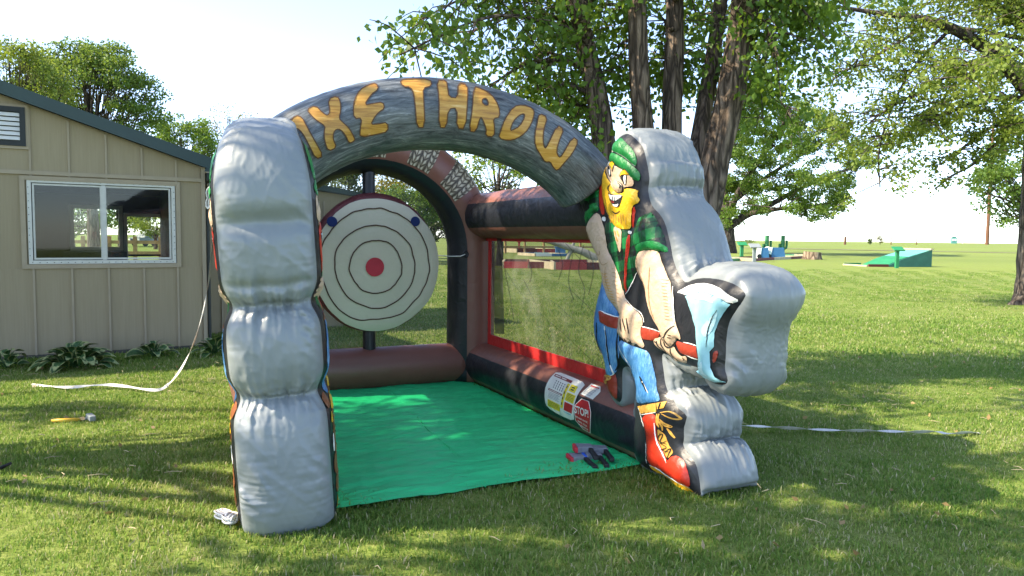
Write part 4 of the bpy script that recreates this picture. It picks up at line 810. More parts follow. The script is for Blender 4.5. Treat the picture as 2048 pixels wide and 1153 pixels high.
# far window and door seen through the room
def rect_frame(name, u0, u1, z0, z1, w, y0, y1, mat, parent=None):
    m = MB(); m.box(u0, u0 + w, y0, y1, z0, z1); m.box(u1 - w, u1, y0, y1, z0, z1); m.box(u0 + w, u1 - w, y0, y1, z1 - w, z1); m.box(u0 + w, u1 - w, y0, y1, z0, z0 + w); return m.build(name, M[mat], parent or bld)
fwn = rect_frame('far_window', fx0 - .05, fx1 + .05, fz0 - .05, fz1 + .05, .07, DEP - .13, DEP - .101, 'frame'); MB().box(-.36, -.33, DEP - .12, DEP - .04, fz0, fz1).build('mullion', M['inner'], fwn); MB().box(fx0, fx1, DEP - .06, DEP - .052, fz0, fz1).build('pane', M['glass'], fwn)
dr = rect_frame('door', -.02, .68, .03, 1.99, .06, DEP - .135, DEP - .102, 'frame'); MB().box(.04, .62, DEP - .07, DEP - .04, 1.18, 1.22).build('door_rail', M['darkframe'], dr); MB().box(.05, .62, DEP - .055, DEP - .05, .1, 1.93).build('pane', M['glass'], dr)
# sliding window
win = rect_frame('window', WU0, WU1, WZ0, WZ1, .045, -.03, .06, 'frame')
for w0, w1, y in ((WU0 + .055, -.53, -.012), (-.50, WU1 - .055, -.005)):
    s = rect_frame('sash', w0, w1, WZ0 + .055, WZ1 - .055, .022, y, y + .03, 'frame', win); MB().box(w0 + .02, w1 - .02, y + .012, y + .016, WZ0 + .07, WZ1 - .07).build('pane', M['glass'], win)
bbox('mullion', 'frame', -.535, -.487, -.026, .04, WZ0 + .05, WZ1 - .05, parent=win)
for i in range(22):
    u = WU0 + .04 + i * (WU1 - WU0 - .08) / 21
    for z in (WZ0 + .018, WZ1 - .018): MB().box(u - .0045, u + .0045, -.0325, -.0305, z - .0045, z + .0045).build('screw', M['darkframe'], win)
for i in range(1, 12):
    z = WZ0 + .02 + i * (WZ1 - WZ0 - .04) / 12
    for u in (WU0 + .014, WU1 - .014): MB().box(u - .0045, u + .0045, -.0325, -.0305, z - .0045, z + .0045).build('screw', M['darkframe'], win)
rect_frame('window_trim', WU0 - .075, WU1 + .065, WZ0 - .06, WZ1 + .035, .055, -.036, -.013, 'trim')
# siding panels with battens
BAT = [.37 - .42 * i for i in range(13)]; edges = [UR - .03] + BAT
for i in range(len(edges) - 1):
    u1, u0 = edges[i] - .012, edges[i + 1] + .012
    lows = [(0.045, 2.335)]
    if u0 < WU1 + .06 and u1 > WU0 - .07: lows = [(0.045, WZ0 - .062)]
    for z0, z1 in lows: MB().box(u0, u1, -.012, -.0005, z0, z1).build('siding_panel', M['siding'], bld)
    MB().prism([(u0, 2.385), (u1, 2.385), (u1, rake(u1) - .02), (u0, rake(u0) - .02)], -.012, -.0005, 'y').build('siding_panel', M['siding'], bld)
for u in BAT:
    if WU0 - .05 < u < WU1 + .05: MB().box(u - .012, u + .012, -.030, -.001, .045, WZ0 - .06).build('batten', M['trim'], bld); MB().box(u - .012, u + .012, -.028, -.013, WZ1 + .036, 2.335).build('batten', M['trim'], bld)
    else: MB().box(u - .012, u + .012, -.030, -.001, .045, 2.335).build('batten', M['trim'], bld)
    MB().prism([(u - .012, 2.385), (u + .012, 2.385), (u + .012, rake(u) - .03), (u - .012, rake(u) - .03)], -.030, -.001, 'y').build('batten', M['trim'], bld)
MB().box(-5.1, UR - .03, -.034, -.001, 2.336, 2.384).build('band_board', M['trim'], bld)
MB().box(UR - .03, UR + .02, -.032, -.001, .03, rake(UR)).build('corner_board', M['trim'], bld); MB().box(UR + .001, UR + .02, 0, DEP, .03, 2.50).build('corner_board', M['siding'], bld)
# gable vent
vz0, vz1, vu0, vu1 = 2.68, 3.16, -2.15, -1.345
vent = rect_frame('gable_vent', vu0, vu1, vz0, vz1, .06, -.055, -.0125, 'darkframe'); MB().box(vu0 + .05, vu1 - .05, -.02, -.0125, vz0 + .05, vz1 - .05).build('backing', M['darkframe'], vent)
for i in range(6):
    z = vz0 + .075 + i * .058; m = MB().obox(Matrix.Translation(((vu0 + vu1) / 2, -.036, z + .02)) @ Matrix.Rotation(R(-28), 4, 'X'), vu1 - vu0 - .12, .006, .05); m.build('slat', M['white'], vent)
rect_frame('vent_trim', vu0 - .035, vu1 + .03, vz0 - .035, vz1 + .03, .035, -.040, -.0126, 'trim')
# roof: two slopes with a green edge
def roof():
    m = MB(); th = .05; y0, y1 = -.16, DEP + .15; ue = UR + .14
    zr = rake(RIDGE) + .09; ze = 2.54 - .14 * SL + .09
    m.prism([(RIDGE, zr), (ue, ze), (ue, ze + th), (RIDGE, zr + th)], y0, y1, 'y'); m.prism([(2 * RIDGE - ue, ze), (RIDGE, zr), (RIDGE, zr + th), (2 * RIDGE - ue, ze + th)], y0, y1, 'y')
    r = m.build('roof', M['greenroof'], bld)
    for sgn in (1, -1):
        q = [(RIDGE, zr - .10), (RIDGE + sgn * (ue - RIDGE), ze - .10), (RIDGE + sgn * (ue - RIDGE), ze + th + .012), (RIDGE, zr + th + .012)]; MB().prism(q, y0 - .02, y0 - .001, 'y').build('rake_board', M['greenroof'], r)
        for k in range(12):
            y = y0 + .25 + k * .42; q = [(RIDGE, zr + th), (RIDGE + sgn * (ue - RIDGE), ze + th), (RIDGE + sgn * (ue - RIDGE), ze + th + .025), (RIDGE, zr + th + .025)]; MB().prism(q, y, y + .03, 'y').build('roof_rib', M['greenroof'], r)
    return r
roof()
bbox('soffit', 'trim', UR + .021, UR + .12, -.14, DEP, 2.46, 2.475)
gut = MB().box(UR + .03, UR + .15, -.15, DEP, 2.36, 2.46).build('gutter', M['darkframe'], bld); MB().tube(smooth_path([(UR + .09, -.08, 2.37), (UR + .08, -.05, 2.28), (UR + .055, -.03, 2.2), (UR + .05, -.03, 1.9), (UR + .05, -.03, .1)], 4), .022, 8).build('downspout', M['darkframe'], bld)
# rear wing
wg0, wg1, wy = 1.0, 4.0, 1.5
MB().prism([(wg0, 0), (wg1, 0), (wg1, 2.24), (wg0, 2.56)], wy, wy + 3.2, 'y').build('rear_wing', M['siding'], bld)
for i in range(7): u = wg0 + .2 + i * .42; MB().box(u - .012, u + .012, wy - .02, wy - .001, .03, 2.2).build('batten', M['trim'], bld)
MB().prism([(wg0 - .3, 2.60 + .03), (wg1 + .08, 2.225), (wg1 + .08, 2.285), (wg0 - .3, 2.79)], wy - .12, wy + 3.3, 'y').build('wing_roof', M['greenroof'], bld)

# ------------------------------------------------------------------ trees
M['leafA'] = mat_leaf('leaf_spring_green', (.055, .135, .014), (.115, .215, .028), .48)
M['leafB'] = mat_leaf('leaf_deep_green', (.060, .130, .022), (.120, .205, .036), .46)
M['leafM'] = mat_leaf('leaf_maple', (.055, .125, .016), (.115, .195, .026), .42)
M['leafC'] = mat_leaf('leaf_yellow_green', (.105, .17, .022), (.20, .26, .045), .48)
M['leafD'] = mat_leaf('leaf_bud_brown', (.12, .10, .05), (.20, .18, .09), .35)
M['leafE'] = mat_leaf('leaf_grey_green', (.045, .085, .025), (.10, .145, .05), .4)
M['leafY'] = mat_leaf('leaf_gold', (.22, .20, .02), (.38, .30, .03), .45)
M['bark'] = mat_bark('shaggy_bark', (.10, .075, .056), (.30, .225, .165), 7)
M['bark2'] = mat_bark('grey_bark', (.06, .05, .042), (.19, .155, .125), 4)
def leaf_mesh(name, C, size, mat, parent, droop=.5, asp=.34, rng=None):
    rng = rng or RNG; n = len(C); C = np.asarray(C, float)
    d = rng.normal(size=(n, 3)); d[:, 2] -= droop; d /= np.linalg.norm(d, axis=1)[:, None]
    u = rng.normal(size=(n, 3)); u[:, 2] *= .6; s = np.cross(d, u); s /= np.maximum(np.linalg.norm(s, axis=1), 1e-6)[:, None]; nn = np.cross(s, d)
    L = (size * rng.uniform(.65, 1.3, n))[:, None]; W = L * asp
    a = C; b = C + d * L * .42 + s * W + nn * L * .06; c = C + d * L; e = C + d * L * .42 - s * W + nn * L * .06
    V = np.stack([a, b, c, e], 1).reshape(-1, 3); me = bpy.data.meshes.new(name); me.vertices.add(4 * n); me.vertices.foreach_set('co', V.ravel()); me.loops.add(4 * n); me.loops.foreach_set('vertex_index', np.arange(4 * n, dtype=np.int32)); me.polygons.add(n)
    me.polygons.foreach_set('loop_start', np.arange(0, 4 * n, 4, dtype=np.int32)); me.polygons.foreach_set('loop_total', np.full(n, 4, np.int32)); me.update(calc_edges=True)
    at_ = me.attributes.new('tint', 'FLOAT', 'FACE'); cl = np.array([noise.noise(Vector((float(p[0]) * .9, float(p[1]) * .9, float(p[2]) * .9))) for p in C[::1]]) if n < 90000 else np.zeros(n)
    at_.data.foreach_set('value', np.clip(rng.uniform(.1, .8, n) + cl * .45, 0, 1).astype(np.float32)); me.materials.append(mat); me.validate()
    return link(name, me, parent)
class Wood:
    def __init__(s): s.v = []; s.f = []
    def limb(s, pts, ra, rb, n=7, rough=0, seg=4):
        P = smooth_path(pts, seg) if len(pts) > 2 else [Vector(p) for p in pts]; m = len(P)
        def rf(i, k, a):
            r = ra + (rb - ra) * (i / (m - 1)) ** .8
            if rough: p = P[i]; r *= 1 + rough * (noise.noise(Vector((math.cos(a) * 3.2, math.sin(a) * 3.2, p.z * 1.1 + p.x))) + .8 * abs(noise.noise(Vector((math.cos(a) * 7, math.sin(a) * 7, p.z * 2.5)))))
            return r
        v, f, _, _ = tubevf(P, rf, n, True); o = len(s.v); s.v += v; s.f += [tuple(i + o for i in q) for q in f]; return P
    def build(s, name, mat, parent): return mk(name, s.v, s.f, mat, parent, smooth=True)
def clump_pts(c, r, n, rng, flat=.7):
    d = rng.normal(size=(n, 3)); d /= np.linalg.norm(d, axis=1)[:, None]; q = rng.uniform(0, 1, n) ** (1 / 2.2); p = d * q[:, None] * r; p[:, 2] *= flat; return np.asarray(c) + p
def crown_tree(name, label, base, ctr, rad, nclump, nleaf, size, mat, bark='bark2', trunk_r=.25, clr=None, seed=1, shape=None, group=None, twigs=True, cat='tree', cull=None, droop=.3, fork=.35):
    """trunk from base to crown; limbs run to clumps scattered through an ellipsoid; each clump has twigs and leaves"""
    rng = np.random.default_rng(seed); base = Vector(base); ctr = Vector(ctr); t = tag(empty(name, base), label, cat, group); off = -base
    W = Wood(); top = Vector((ctr.x, ctr.y, ctr.z)) - base; fk = Vector((0, 0, max(.5, (ctr.z - rad[2] * 1.0 - base.z) * .9 + .2))) if fork is None else Vector((top.x * .3, top.y * .3, max(.6, top.z * fork)))
    W.limb([(0, 0, -.15), (0, 0, .05), fk * .5 + Vector((.05, 0, 0)), fk], trunk_r * 1.25, trunk_r * .8, 12, .12)
    W.limb([fk, fk.lerp(top, .5) + Vector((rng.normal() * .2, rng.normal() * .2, 0)), top + Vector((0, 0, rad[2] * .6))], trunk_r * .75, trunk_r * .12, 8)
    L = []; clr = clr or min(rad) * .34
    for i in range(nclump):
        d = rng.normal(size=3); d /= np.linalg.norm(d); q = rng.uniform(.35, 1) ** .5; c = np.array(top) + d * q * np.array(rad)
        if c[2] < fk.z * .9 + .3: c[2] = fk.z * .9 + .3 + abs(rng.normal()) * .3
        if shape is not None and not shape(c + np.array(base)): continue
        r = clr * rng.uniform(.6, 1.25); s = fk.lerp(top, min(.95, rng.uniform(0, .8))); e = Vector(c); mid = s.lerp(e, .55) + Vector((0, 0, -.06 * (e - s).length + rng.normal() * .1 * r))
        W.limb([s, mid, e], trunk_r * .22 * rng.uniform(.6, 1.2), trunk_r * .03, 5, 0, 3)
        if twigs:
            for k in range(4):
                dv = Vector(rng.normal(size=3)); dv.normalize(); W.limb([mid.lerp(e, .4 + .15 * k), e + dv * r * .9], trunk_r * .05, trunk_r * .015, 3)
        L.append(clump_pts(c, r, max(4, int(nleaf * (r / clr) ** 2)), rng))
    W.build('trunk', M[bark], t); L = np.concatenate(L)
    if cull is not None: L = L[cull(L + np.array(base))]
    leaf_mesh('crown', L, size, M[mat], t, droop, rng=rng); return t

def px(x, y, Y): return at(x, y, Y)
def tree_px(name, label, cx, cy, Y, rx, rz, nclump, nleaf, size, mat, seed, **kw):
    c = px(cx, cy, Y); k = Y / FPX; return crown_tree(name, label, (c.x + kw.pop('bx', 0), c.y, 0), c, (rx * k, kw.pop('ry', rx * .8) * k, rz * k), nclump, nleaf, size, mat, seed=seed, **kw)
tree_px('maple_tree', 'large rounded dark green maple behind the clubhouse roof', 178, 200, 38, 140, 118, 190, 210, .135, 'leafB', 11, trunk_r=.3, clr=.62)
tree_px('tree', 'yellowish green tree at the left edge behind the clubhouse', 20, 190, 33, 120, 115, 120, 170, .12, 'leafC', 12, trunk_r=.25, clr=.6)
tree_px('tree', 'small round bright green tree above the low end of the clubhouse roof', 362, 305, 52, 78, 72, 100, 160, .155, 'leafA', 13, trunk_r=.25, clr=.65)
tree_px('tree', 'sparse budding brownish tree just left of the silver pillar top', 462, 300, 60, 85, 85, 110, 26, .15, 'leafD', 14, trunk_r=.22, clr=.7)
tree_px('tree', 'grey green tree seen through the rear net above the wing roof', 668, 385, 48, 80, 70, 60, 110, .2, 'leafE', 15, trunk_r=.25, clr=.7)
tree_px('tree', 'yellow tinged tree seen through the rear net right of the black post', 775, 375, 55, 42, 48, 30, 90, .2, 'leafY', 16, trunk_r=.2, clr=.75)
tree_px('shrub', 'broad green shrub seen through the rear net right of the target', 800, 425, 44, 75, 48, 50, 120, .17, 'leafA', 17, trunk_r=.2, clr=.6)
tree_px('shrub', 'dark green shrub low behind the rear net frame', 865, 440, 47, 60, 40, 40, 120, .17, 'leafE', 18, trunk_r=.2, clr=.6)
tree_px('tree', 'pale green tree in the gap between the stone arch and the side tube', 1000, 330, 42, 85, 80, 60, 90, .16, 'leafC', 19, trunk_r=.2, clr=.65)
tree_px('tree', 'green tree standing far off behind the split rail fence beyond the clubhouse', 140, 420, 62, 90, 60, 60, 110, .22, 'leafB', 20, trunk_r=.3, clr=.8)
tree_px('shrub', 'light green bush beside the truck beyond the clubhouse', 310, 445, 80, 45, 26, 26, 90, .25, 'leafC', 21, trunk_r=.2, clr=.8)
tree_px('tree', 'dark leafy tree over the truck beyond the clubhouse', 240, 395, 95, 90, 60, 50, 110, .35, 'leafB', 22, trunk_r=.4, clr=1.5)
tree_px('maple_tree', 'dark green maple behind the trunk at the right edge', 2062, 350, 44, 112, 100, 70, 130, .19, 'leafB', 23, trunk_r=.3, clr=.7)
# spreading maple in the right middle distance
def big_maple():
    Y = 90; b = gnd(1452, 507); b.z = 0; t = tag(empty('spreading_maple', b), 'wide spreading maple with forked trunk beside the mini golf course', 'tree'); rng = np.random.default_rng(31); W = Wood()
    def Q(x, y, dy=0): return px(x, y, Y + dy) - b
    f = Q(1452, 458); W.limb([(0, 0, -.3), (0, 0, .1), Q(1451, 485), f], 1.5, .95, 16, .12)
    ends = []
    for pts, r in (([(1452, 460), (1452, 420), (1446, 360), (1440, 290), (1450, 220)], .75), ([(1456, 455), (1490, 432), (1540, 410), (1600, 378), (1660, 352), (1720, 330)], .62), ([(1452, 440), (1480, 380), (1520, 320), (1560, 260), (1580, 215)], .5), ([(1500, 428), (1560, 418), (1630, 412), (1690, 398)], .34), ([(1470, 400), (1540, 350), (1620, 300), (1680, 270)], .34), ([(1450, 440), (1430, 400), (1410, 340)], .4)):
        P = W.limb([Q(x, y, rng.normal() * 1.5) for x, y in pts], r, .1, 8, .05); ends += P[4:]
    L = []; poly = [(1405, 200), (1450, 175), (1540, 178), (1600, 205), (1650, 230), (1700, 262), (1745, 300), (1750, 330), (1705, 345), (1690, 385), (1690, 415), (1660, 445), (1620, 438), (1560, 425), (1500, 438), (1450, 462), (1425, 440), (1405, 380)]
    k = 0
    while k < 300:
        x, y = rng.uniform(1400, 1755), rng.uniform(170, 465)
        if not inside([(x, y)], [poly])[0]: continue
        if 1440 < x < 1500 and y > 400 and rng.uniform() < .6: continue
        k += 1; c = Q(x, y, rng.normal() * 5); r = rng.uniform(.65, 1.35); near = min(ends, key=lambda p: (p - c).length); W.limb([near, near.lerp(c, .5) + Vector((0, 0, -.1)), c], .09, .02, 4, 0, 2)
        L.append(clump_pts(c, r, int(200 * (r / 1.0) ** 2), rng, .62))
    for i in range(26): # bare twigs at the right edge
        x, y = rng.uniform(1640, 1700), rng.uniform(330, 440); c = Q(x, y, rng.normal() * 2); W.limb([c, c + Vector((2 + rng.normal() * .5, 0, -.3 + rng.normal() * .6)), c + Vector((3.2 + rng.normal() * .8, 0, -.4 + rng.normal()))], .04, .015, 3, 0, 3)
    W.build('trunk', M['bark2'], t); leaf_mesh('crown', np.concatenate(L), .27, M['leafM'], t, .2, rng=rng)
big_maple()
# multi stemmed tree right behind the game
def clump_tree():
    b = gnd(1312, 770); b.z = 0; t = tag(empty('multi_stem_tree', b), 'tall tree with five rough dark stems rising behind the game', 'tree'); rng = np.random.default_rng(41); W = Wood(); tips = []
    for pts, r, dy in (([(1312, 720), (1262, 520), (1216, 330), (1195, 200), (1172, 90), (1150, -20), (1120, -220), (1090, -480)], .15, .2), ([(1318, 720), (1304, 500), (1286, 260), (1278, 120), (1272, -20), (1255, -300), (1240, -620)], .14, -.05), ([(1322, 720), (1335, 500), (1344, 260), (1348, 100), (1350, -20), (1360, -300), (1380, -640)], .14, .25),
                       ([(1328, 720), (1365, 500), (1398, 280), (1425, 120), (1444, -20), (1480, -280), (1520, -560)], .115, .5), ([(1330, 720), (1382, 520), (1432, 320), (1462, 180), (1484, 40), (1500, -120), (1540, -420)], .20, -.05)):
        P = W.limb([px(x, y, 8.25 + dy * (i / 3) + (.0 if i < 5 else rng.normal() * .4)) - b for i, (x, y) in enumerate(pts)], r, r * .55, 18, .16, 7); tips.append(P)
    W.limb([(0, 0, -.2), (.02, .05, .25), (.03, .05, .6)], .55, .32, 16, .15)
    L = []
    def branch(p0, p1, r, n, size):
        mid = p0.lerp(p1, .5) + Vector((0, 0, .25)); P = W.limb([p0, mid, p1], r, .008, 5, 0, 5)
        for k in range(n):
            u = rng.uniform(.25, 1.0); q = P[int(u * (len(P) - 1))]; e = q + Vector((rng.normal() * .45, rng.normal() * .45, rng.normal() * .3 - .15)); W.limb([q, q.lerp(e, .6) + Vector((0, 0, .05)), e], .010, .004, 3, 0, 2)
            for _ in range(3): L.append(clump_pts(e.lerp(q, rng.uniform(0, .6)) + Vector((0, 0, -.05)), .24, size, rng, .9))
    # visible boughs: (start pixel on a stem, end pixel, end depth)
    spots = [(1150, 60, 800, 110, 6.9), (1150, 0, 840, 40, 7.6), (1165, 60, 930, 70, 8.6), (1180, 130, 930, 215, 8.2), (1185, 150, 1010, 150, 9.2), (1190, 190, 1000, 230, 9.0), (1160, 20, 980, -10, 8.0), (1200, 230, 1080, 280, 9.4), (1200, 240, 1110, 190, 9.8), (1150, -40, 860, -60, 8), (1275, 20, 1120, 90, 9.5), (1280, 100, 1215, 150, 9.6), (1278, 40, 1235, 40, 9.4),
             (1345, 60, 1320, 110, 9.5), (1345, 130, 1330, 200, 9.5), (1350, 0, 1400, 60, 9.6), (1480, 40, 1560, 120, 7.6), (1480, 80, 1570, 150, 8.4), (1490, 10, 1640, 60, 8.0), (1480, 100, 1540, 200, 9.0), (1500, -20, 1660, 20, 9), (1470, 150, 1530, 250, 9.6), (1160, 40, 1070, 60, 9.2), (1500, -40, 1740, -10, 8.6), (1260, -60, 1050, -60, 8.2), (1480, -60, 1590, -20, 7.5)]
    for x0, y0, x1, y1, Y in spots: branch(px(x0, y0, 8.4) - b, px(x1, y1, Y) - b, .03, 17, 11)
    for i in range(34): # boughs of the crown above the picture
        P = tips[rng.integers(0, 5)]; p0 = P[rng.integers(len(P) * 6 // 10, len(P))]; a = rng.uniform(0, 2 * math.pi); d = rng.uniform(1.2, 3.8); branch(p0, p0 + Vector((math.cos(a) * d, math.sin(a) * d, rng.uniform(-.3, 1.4))), .04, 7, 6)
    W.build('trunk', M['bark'], t); C = np.concatenate(L); leaf_mesh('crown', C, .078, M['leafA'], t, .9, .33, rng)
clump_tree()
# tree at the right edge with a limb arching in
def right_tree():
    b = gnd(2098, 612); b.z = 0; Y = b.y; t = tag(empty('broad_tree', b), 'thick grey trunk at the right edge with a long arching limb', 'tree'); rng = np.random.default_rng(51); W = Wood(); L = []
    def Q(x, y, dy=0): return px(x, y, Y + dy) - b
    W.limb([Q(2098, 640), Q(2098, 606), Q(2100, 560), Q(2102, 420), Q(2104, 240), Q(2110, 100), Q(2125, -120), Q(2150, -400)], .95, .34, 26, .10, 6)
    for dx in (-70, -35, 60): W.limb([Q(2098 + dx * .3, 575), Q(2098 + dx * .8, 605), Q(2098 + dx * 1.25, 622)], .34, .1, 8, .15)
    def branch(pts, r, n, nl, sp=1.0):
        P = W.limb(pts, r, .02, 8, .06, 6)
        for k in range(n):
            u = rng.uniform(.2, 1); q = P[int(u * (len(P) - 1))]; e = q + Vector((rng.normal() * sp, rng.normal() * sp, rng.normal() * sp * .45 - .25 * sp)); W.limb([q, q.lerp(e, .5) + Vector((0, 0, .12)), e], .022, .006, 3, 0, 3)
            for _ in range(4): L.append(clump_pts(q.lerp(e, rng.uniform(.35, 1.05)), .36 * sp, nl, rng, .7))
    branch([Q(2100, 230), Q(2045, 165), Q(1990, 110), Q(1920, 65), Q(1860, 42), Q(1790, 32), Q(1700, 18), Q(1620, 5)], .26, 44, 16)
    branch([Q(2085, 200), Q(2010, 196), Q(1960, 200), Q(1900, 225), Q(1840, 250)], .09, 30, 17)
    branch([Q(2090, 240), Q(2040, 255), Q(1990, 252), Q(1940, 285), Q(1880, 330)], .07, 32, 17, .8)
    branch([Q(2050, 240), Q(1990, 290), Q(1945, 330), Q(1905, 352), Q(1870, 378)], .05, 10, 6, .6)
    branch([Q(1990, 110), Q(1930, 130), Q(1850, 180), Q(1780, 215), Q(1735, 250)], .06, 36, 17)
    branch([Q(1900, 60), Q(1850, 110), Q(1800, 180), Q(1760, 290), Q(1760, 375)], .05, 32, 16, .8)
    branch([Q(1860, 45), Q(1790, 90), Q(1720, 130), Q(1660, 150)], .05, 28, 16)
    branch([Q(2048, 60), Q(1990, 10), Q(1900, -30), Q(1800, -60)], .12, 34, 16)
    branch([Q(2100, 100), Q(2040, 30), Q(1980, -40), Q(1940, -150)], .16, 34, 16)
    branch([Q(2000, 180, 1), Q(1930, 190, 2), Q(1850, 230, 2), Q(1800, 290, 2)], .05, 34, 16)
    branch([Q(2060, 120, -1), Q(2010, 90, -2), Q(1960, 120, -2.5), Q(1930, 160, -3)], .07, 26, 14, .8)
    for i in range(26):
        a = rng.uniform(0, 2 * math.pi); h = rng.uniform(7, 12); d = rng.uniform(2, 6); branch([Vector((0, 0, h - 1)), Vector((math.cos(a) * d * .5, math.sin(a) * d * .5, h)), Vector((math.cos(a) * d, math.sin(a) * d, h + .4))], .08, 9, 9)
    W.build('trunk', M['bark2'], t); leaf_mesh('crown', np.concatenate(L), .115, M['leafC'], t, .4, .28, rng)
right_tree()
# shade trees left of the picture; their shadows dapple the lawn
def shade_tree(name, label, base, ctr, rad, n, nl, seed): return crown_tree(name, label, base, ctr, rad, n, nl, .16, 'leafA', 'bark2', .32, .62, seed, droop=.4)
shade_tree('shade_tree', 'broad leafy tree left of the lawn, outside the picture', (-9.6, 4.4, 0), (-5.6, 4.6, 7.3), (3.4, 3.6, 1.9), 44, 230, 61)
shade_tree('shade_tree', 'second leafy tree beyond the left edge, nearer the camera', (-9.4, .2, 0), (-6.4, .8, 6.8), (3.4, 2.2, 1.6), 12, 230, 62)
shade_tree('shade_tree', 'slender tree beyond the left edge beside the clubhouse', (-11.4, 5.2, 0), (-10.8, 5.2, 7.0), (2.2, 3.2, 1.6), 5, 230, 63)

# ------------------------------------------------------------------ mini golf course and other far things
def gtop(x, y, ytop):
    g = gnd(x, y); return g, (px(x, ytop, g.y)).z
M['dgreen'] = mat_plain('green_paint', (.012, .20, .075), .5, .15, 3); M['teal'] = mat_plain('teal_paint', (.02, .13, .095), .5, .15, 2); M['teal2'] = mat_plain('teal_light_paint', (.10, .36, .30), .5, .1, 2); M['turf'] = mat_plain('green_carpet', (.02, .26, .09), .9, .15, 3); M['board'] = mat_plain('weathered_board', (.45, .38, .24), .8, .2, 3); M['redboard'] = mat_plain('red_board', (.42, .035, .04), .6, .15, 3); M['bluep'] = mat_plain('blue_paint', (.035, .14, .30), .5, .12, 2); M['wood'] = mat_plain('wood_rail', (.36, .22, .10), .85, .25, 5); M['greyw'] = mat_plain('grey_metal', (.22, .25, .25), .5); M['cactus'] = mat_plain('cactus_green', (.02, .15, .055), .6, .25, 3); M['pole'] = mat_plain('creosote_pole', (.14, .065, .035), .9, .2, 3); M['logw'] = mat_plain('weathered_log', (.26, .27, .235), .9, .25, 2); M['stump'] = mat_bark('stump_wood', (.17, .12, .08), (.38, .29, .20), 1.6); M['darkred'] = mat_plain('dark_red_board', (.13, .02, .02), .7)
def ramp_obstacle():
    b = gnd(1748, 534); b.z = 0; k = b.y / FPX; t = tag(empty('golf_ramp', b, R(8)), 'green mini golf ramp with teal side wall and stepped deck', 'golf obstacle'); L = 125 * k; H = 35 * k; W = 2.6
    side = [(.22 * L, 0), (1.0 * L, 0), (1.0 * L, H), (.5 * L, H * .45), (.22 * L, .05)]
    for y in (0, W): MB().prism(side, y - .05, y + .05, 'y').build('side_panel', M['teal'], t)
    n = 6
    for i in range(n):
        u0, u1 = .22 + .78 * i / n, .22 + .78 * (i + 1) / n; f = lambda u: H * ((u - .22) / .28 * .42 if u < .5 else .42 + (u - .5) / .5 * .5)
        MB().prism([(u0 * L, f(u0)), (u1 * L - .03, f(u1)), (u1 * L - .03, f(u1) + .07), (u0 * L, f(u0) + .07)], .06, W - .06, 'y').build('deck_board', M['teal2' if i > 2 else 'dgreen'], t)
    MB().box(L - .12, L + .1, -.08, W + .08, H - .02, H + .08).build('top_board', M['board'], t); MB().box(-.1 * L, .24 * L, .05, W - .05, .02, .05).build('putting_lane', M['turf'], t)
    MB().box(-.1 * L, .24 * L, -.08, .04, .0, .16).build('kerb_board', M['darkred'], t); MB().box(-.1 * L, .2 * L, W, W + .1, 0, .16).build('kerb_board', M['dgreen'], t); MB().box(-.13 * L, -.1 * L, 0, W, 0, .1).build('kerb_board', M['board'], t)
ramp_obstacle()
def sign_post(name, label, x, yb, yt, mat, plate, mat2=None, w=.09):
    g, z = gtop(x, yb, yt); g.z = 0; t = tag(empty(name, g), label, 'sign post'); MB().box(-w, w, -w, w, 0, z - .05).build('post', M[mat], t); m = MB().obox(Matrix.Translation((0, -.1, z)) @ Matrix.Rotation(R(25), 4, 'X'), plate, plate * .8, .07); m.build('plate', M[mat2 or mat], t); return t
sign_post('hole_sign', 'green hole sign on a post beside the ramp', 1793, 537, 498, 'dgreen', .62)
sign_post('hole_sign', 'green hole sign left of the blue blocks, nearest the maple trunk', 1483, 515, 488, 'dgreen', .85, w=.14)
sign_post('hole_sign', 'grey hole sign on a thin post in front of the blue blocks', 1508, 524, 492, 'greyw', .8, w=.11)
def blue_block(label, x0, x1, yb, yt):
    a, z = gtop(x0, yb, yt); b = gnd(x1, yb); a.z = 0; W = (b - a).length; t = tag(empty('golf_block', a, R(-6)), label, 'golf obstacle', 'blue blocks on the golf lane'); p = .14 * W
    MB().prism([(0, .05), (W, .05), (W - p, z), (p, z)], 0, .8, 'y').build('block', M['bluep'], t); MB().prism([(-.25, .05), (-.02, .05), (p - .02, z + .02), (p - .22, z + .02)], -.04, .86, 'y').build('white_end', M['white'], t); MB().tube([(-.12, -.08, .22), (-.12, -.03, .22)], .2, 12).build('hole', M['blk'], t)
blue_block('blue block with white end, left of the pair behind the grey sign', 1521, 1535, 518, 496); blue_block('larger blue block with white end beside the cactus', 1541, 1565, 518, 495.5)
g_, z_ = gtop(1537, 515, 495.5); g_.z = 0; rt_ = tag(empty('ring_hoop', g_), 'white ring hoop standing between the two blue blocks', 'hoop'); MB().tube([Vector((math.cos(a) * .38, .3, z_ * .55 + math.sin(a) * z_ * .45)) for a in np.linspace(0, 2 * math.pi, 25)], .09, 8, False).build('ring', M['white'], rt_, smooth=True)
def cactus(label, x, yb, yt):
    g, z = gtop(x, yb, yt); g.z = 0; t = tag(empty('cactus_prop', g), label, 'cactus', 'green cactus props'); k = z
    def arm(pts, r, nm): v, f, _, _ = tubevf(smooth_path(pts, 5), lambda i, kk, a: r * (1 + .1 * math.cos(kk * math.pi)), 16); mk(nm, v, f, M['cactus'], t, smooth=True)
    arm([(0, 0, 0), (0, 0, k * .5), (0, 0, k * .97), (0, 0, k)], .10 * k, 'stem'); arm([(0, 0, k * .3), (.17 * k, 0, k * .36), (.2 * k, 0, k * .5), (.2 * k, 0, k * .77)], .055 * k, 'arm'); arm([(0, 0, k * .18), (-.15 * k, 0, k * .22), (-.17 * k, 0, k * .35), (-.17 * k, 0, k * .58)], .055 * k, 'arm')
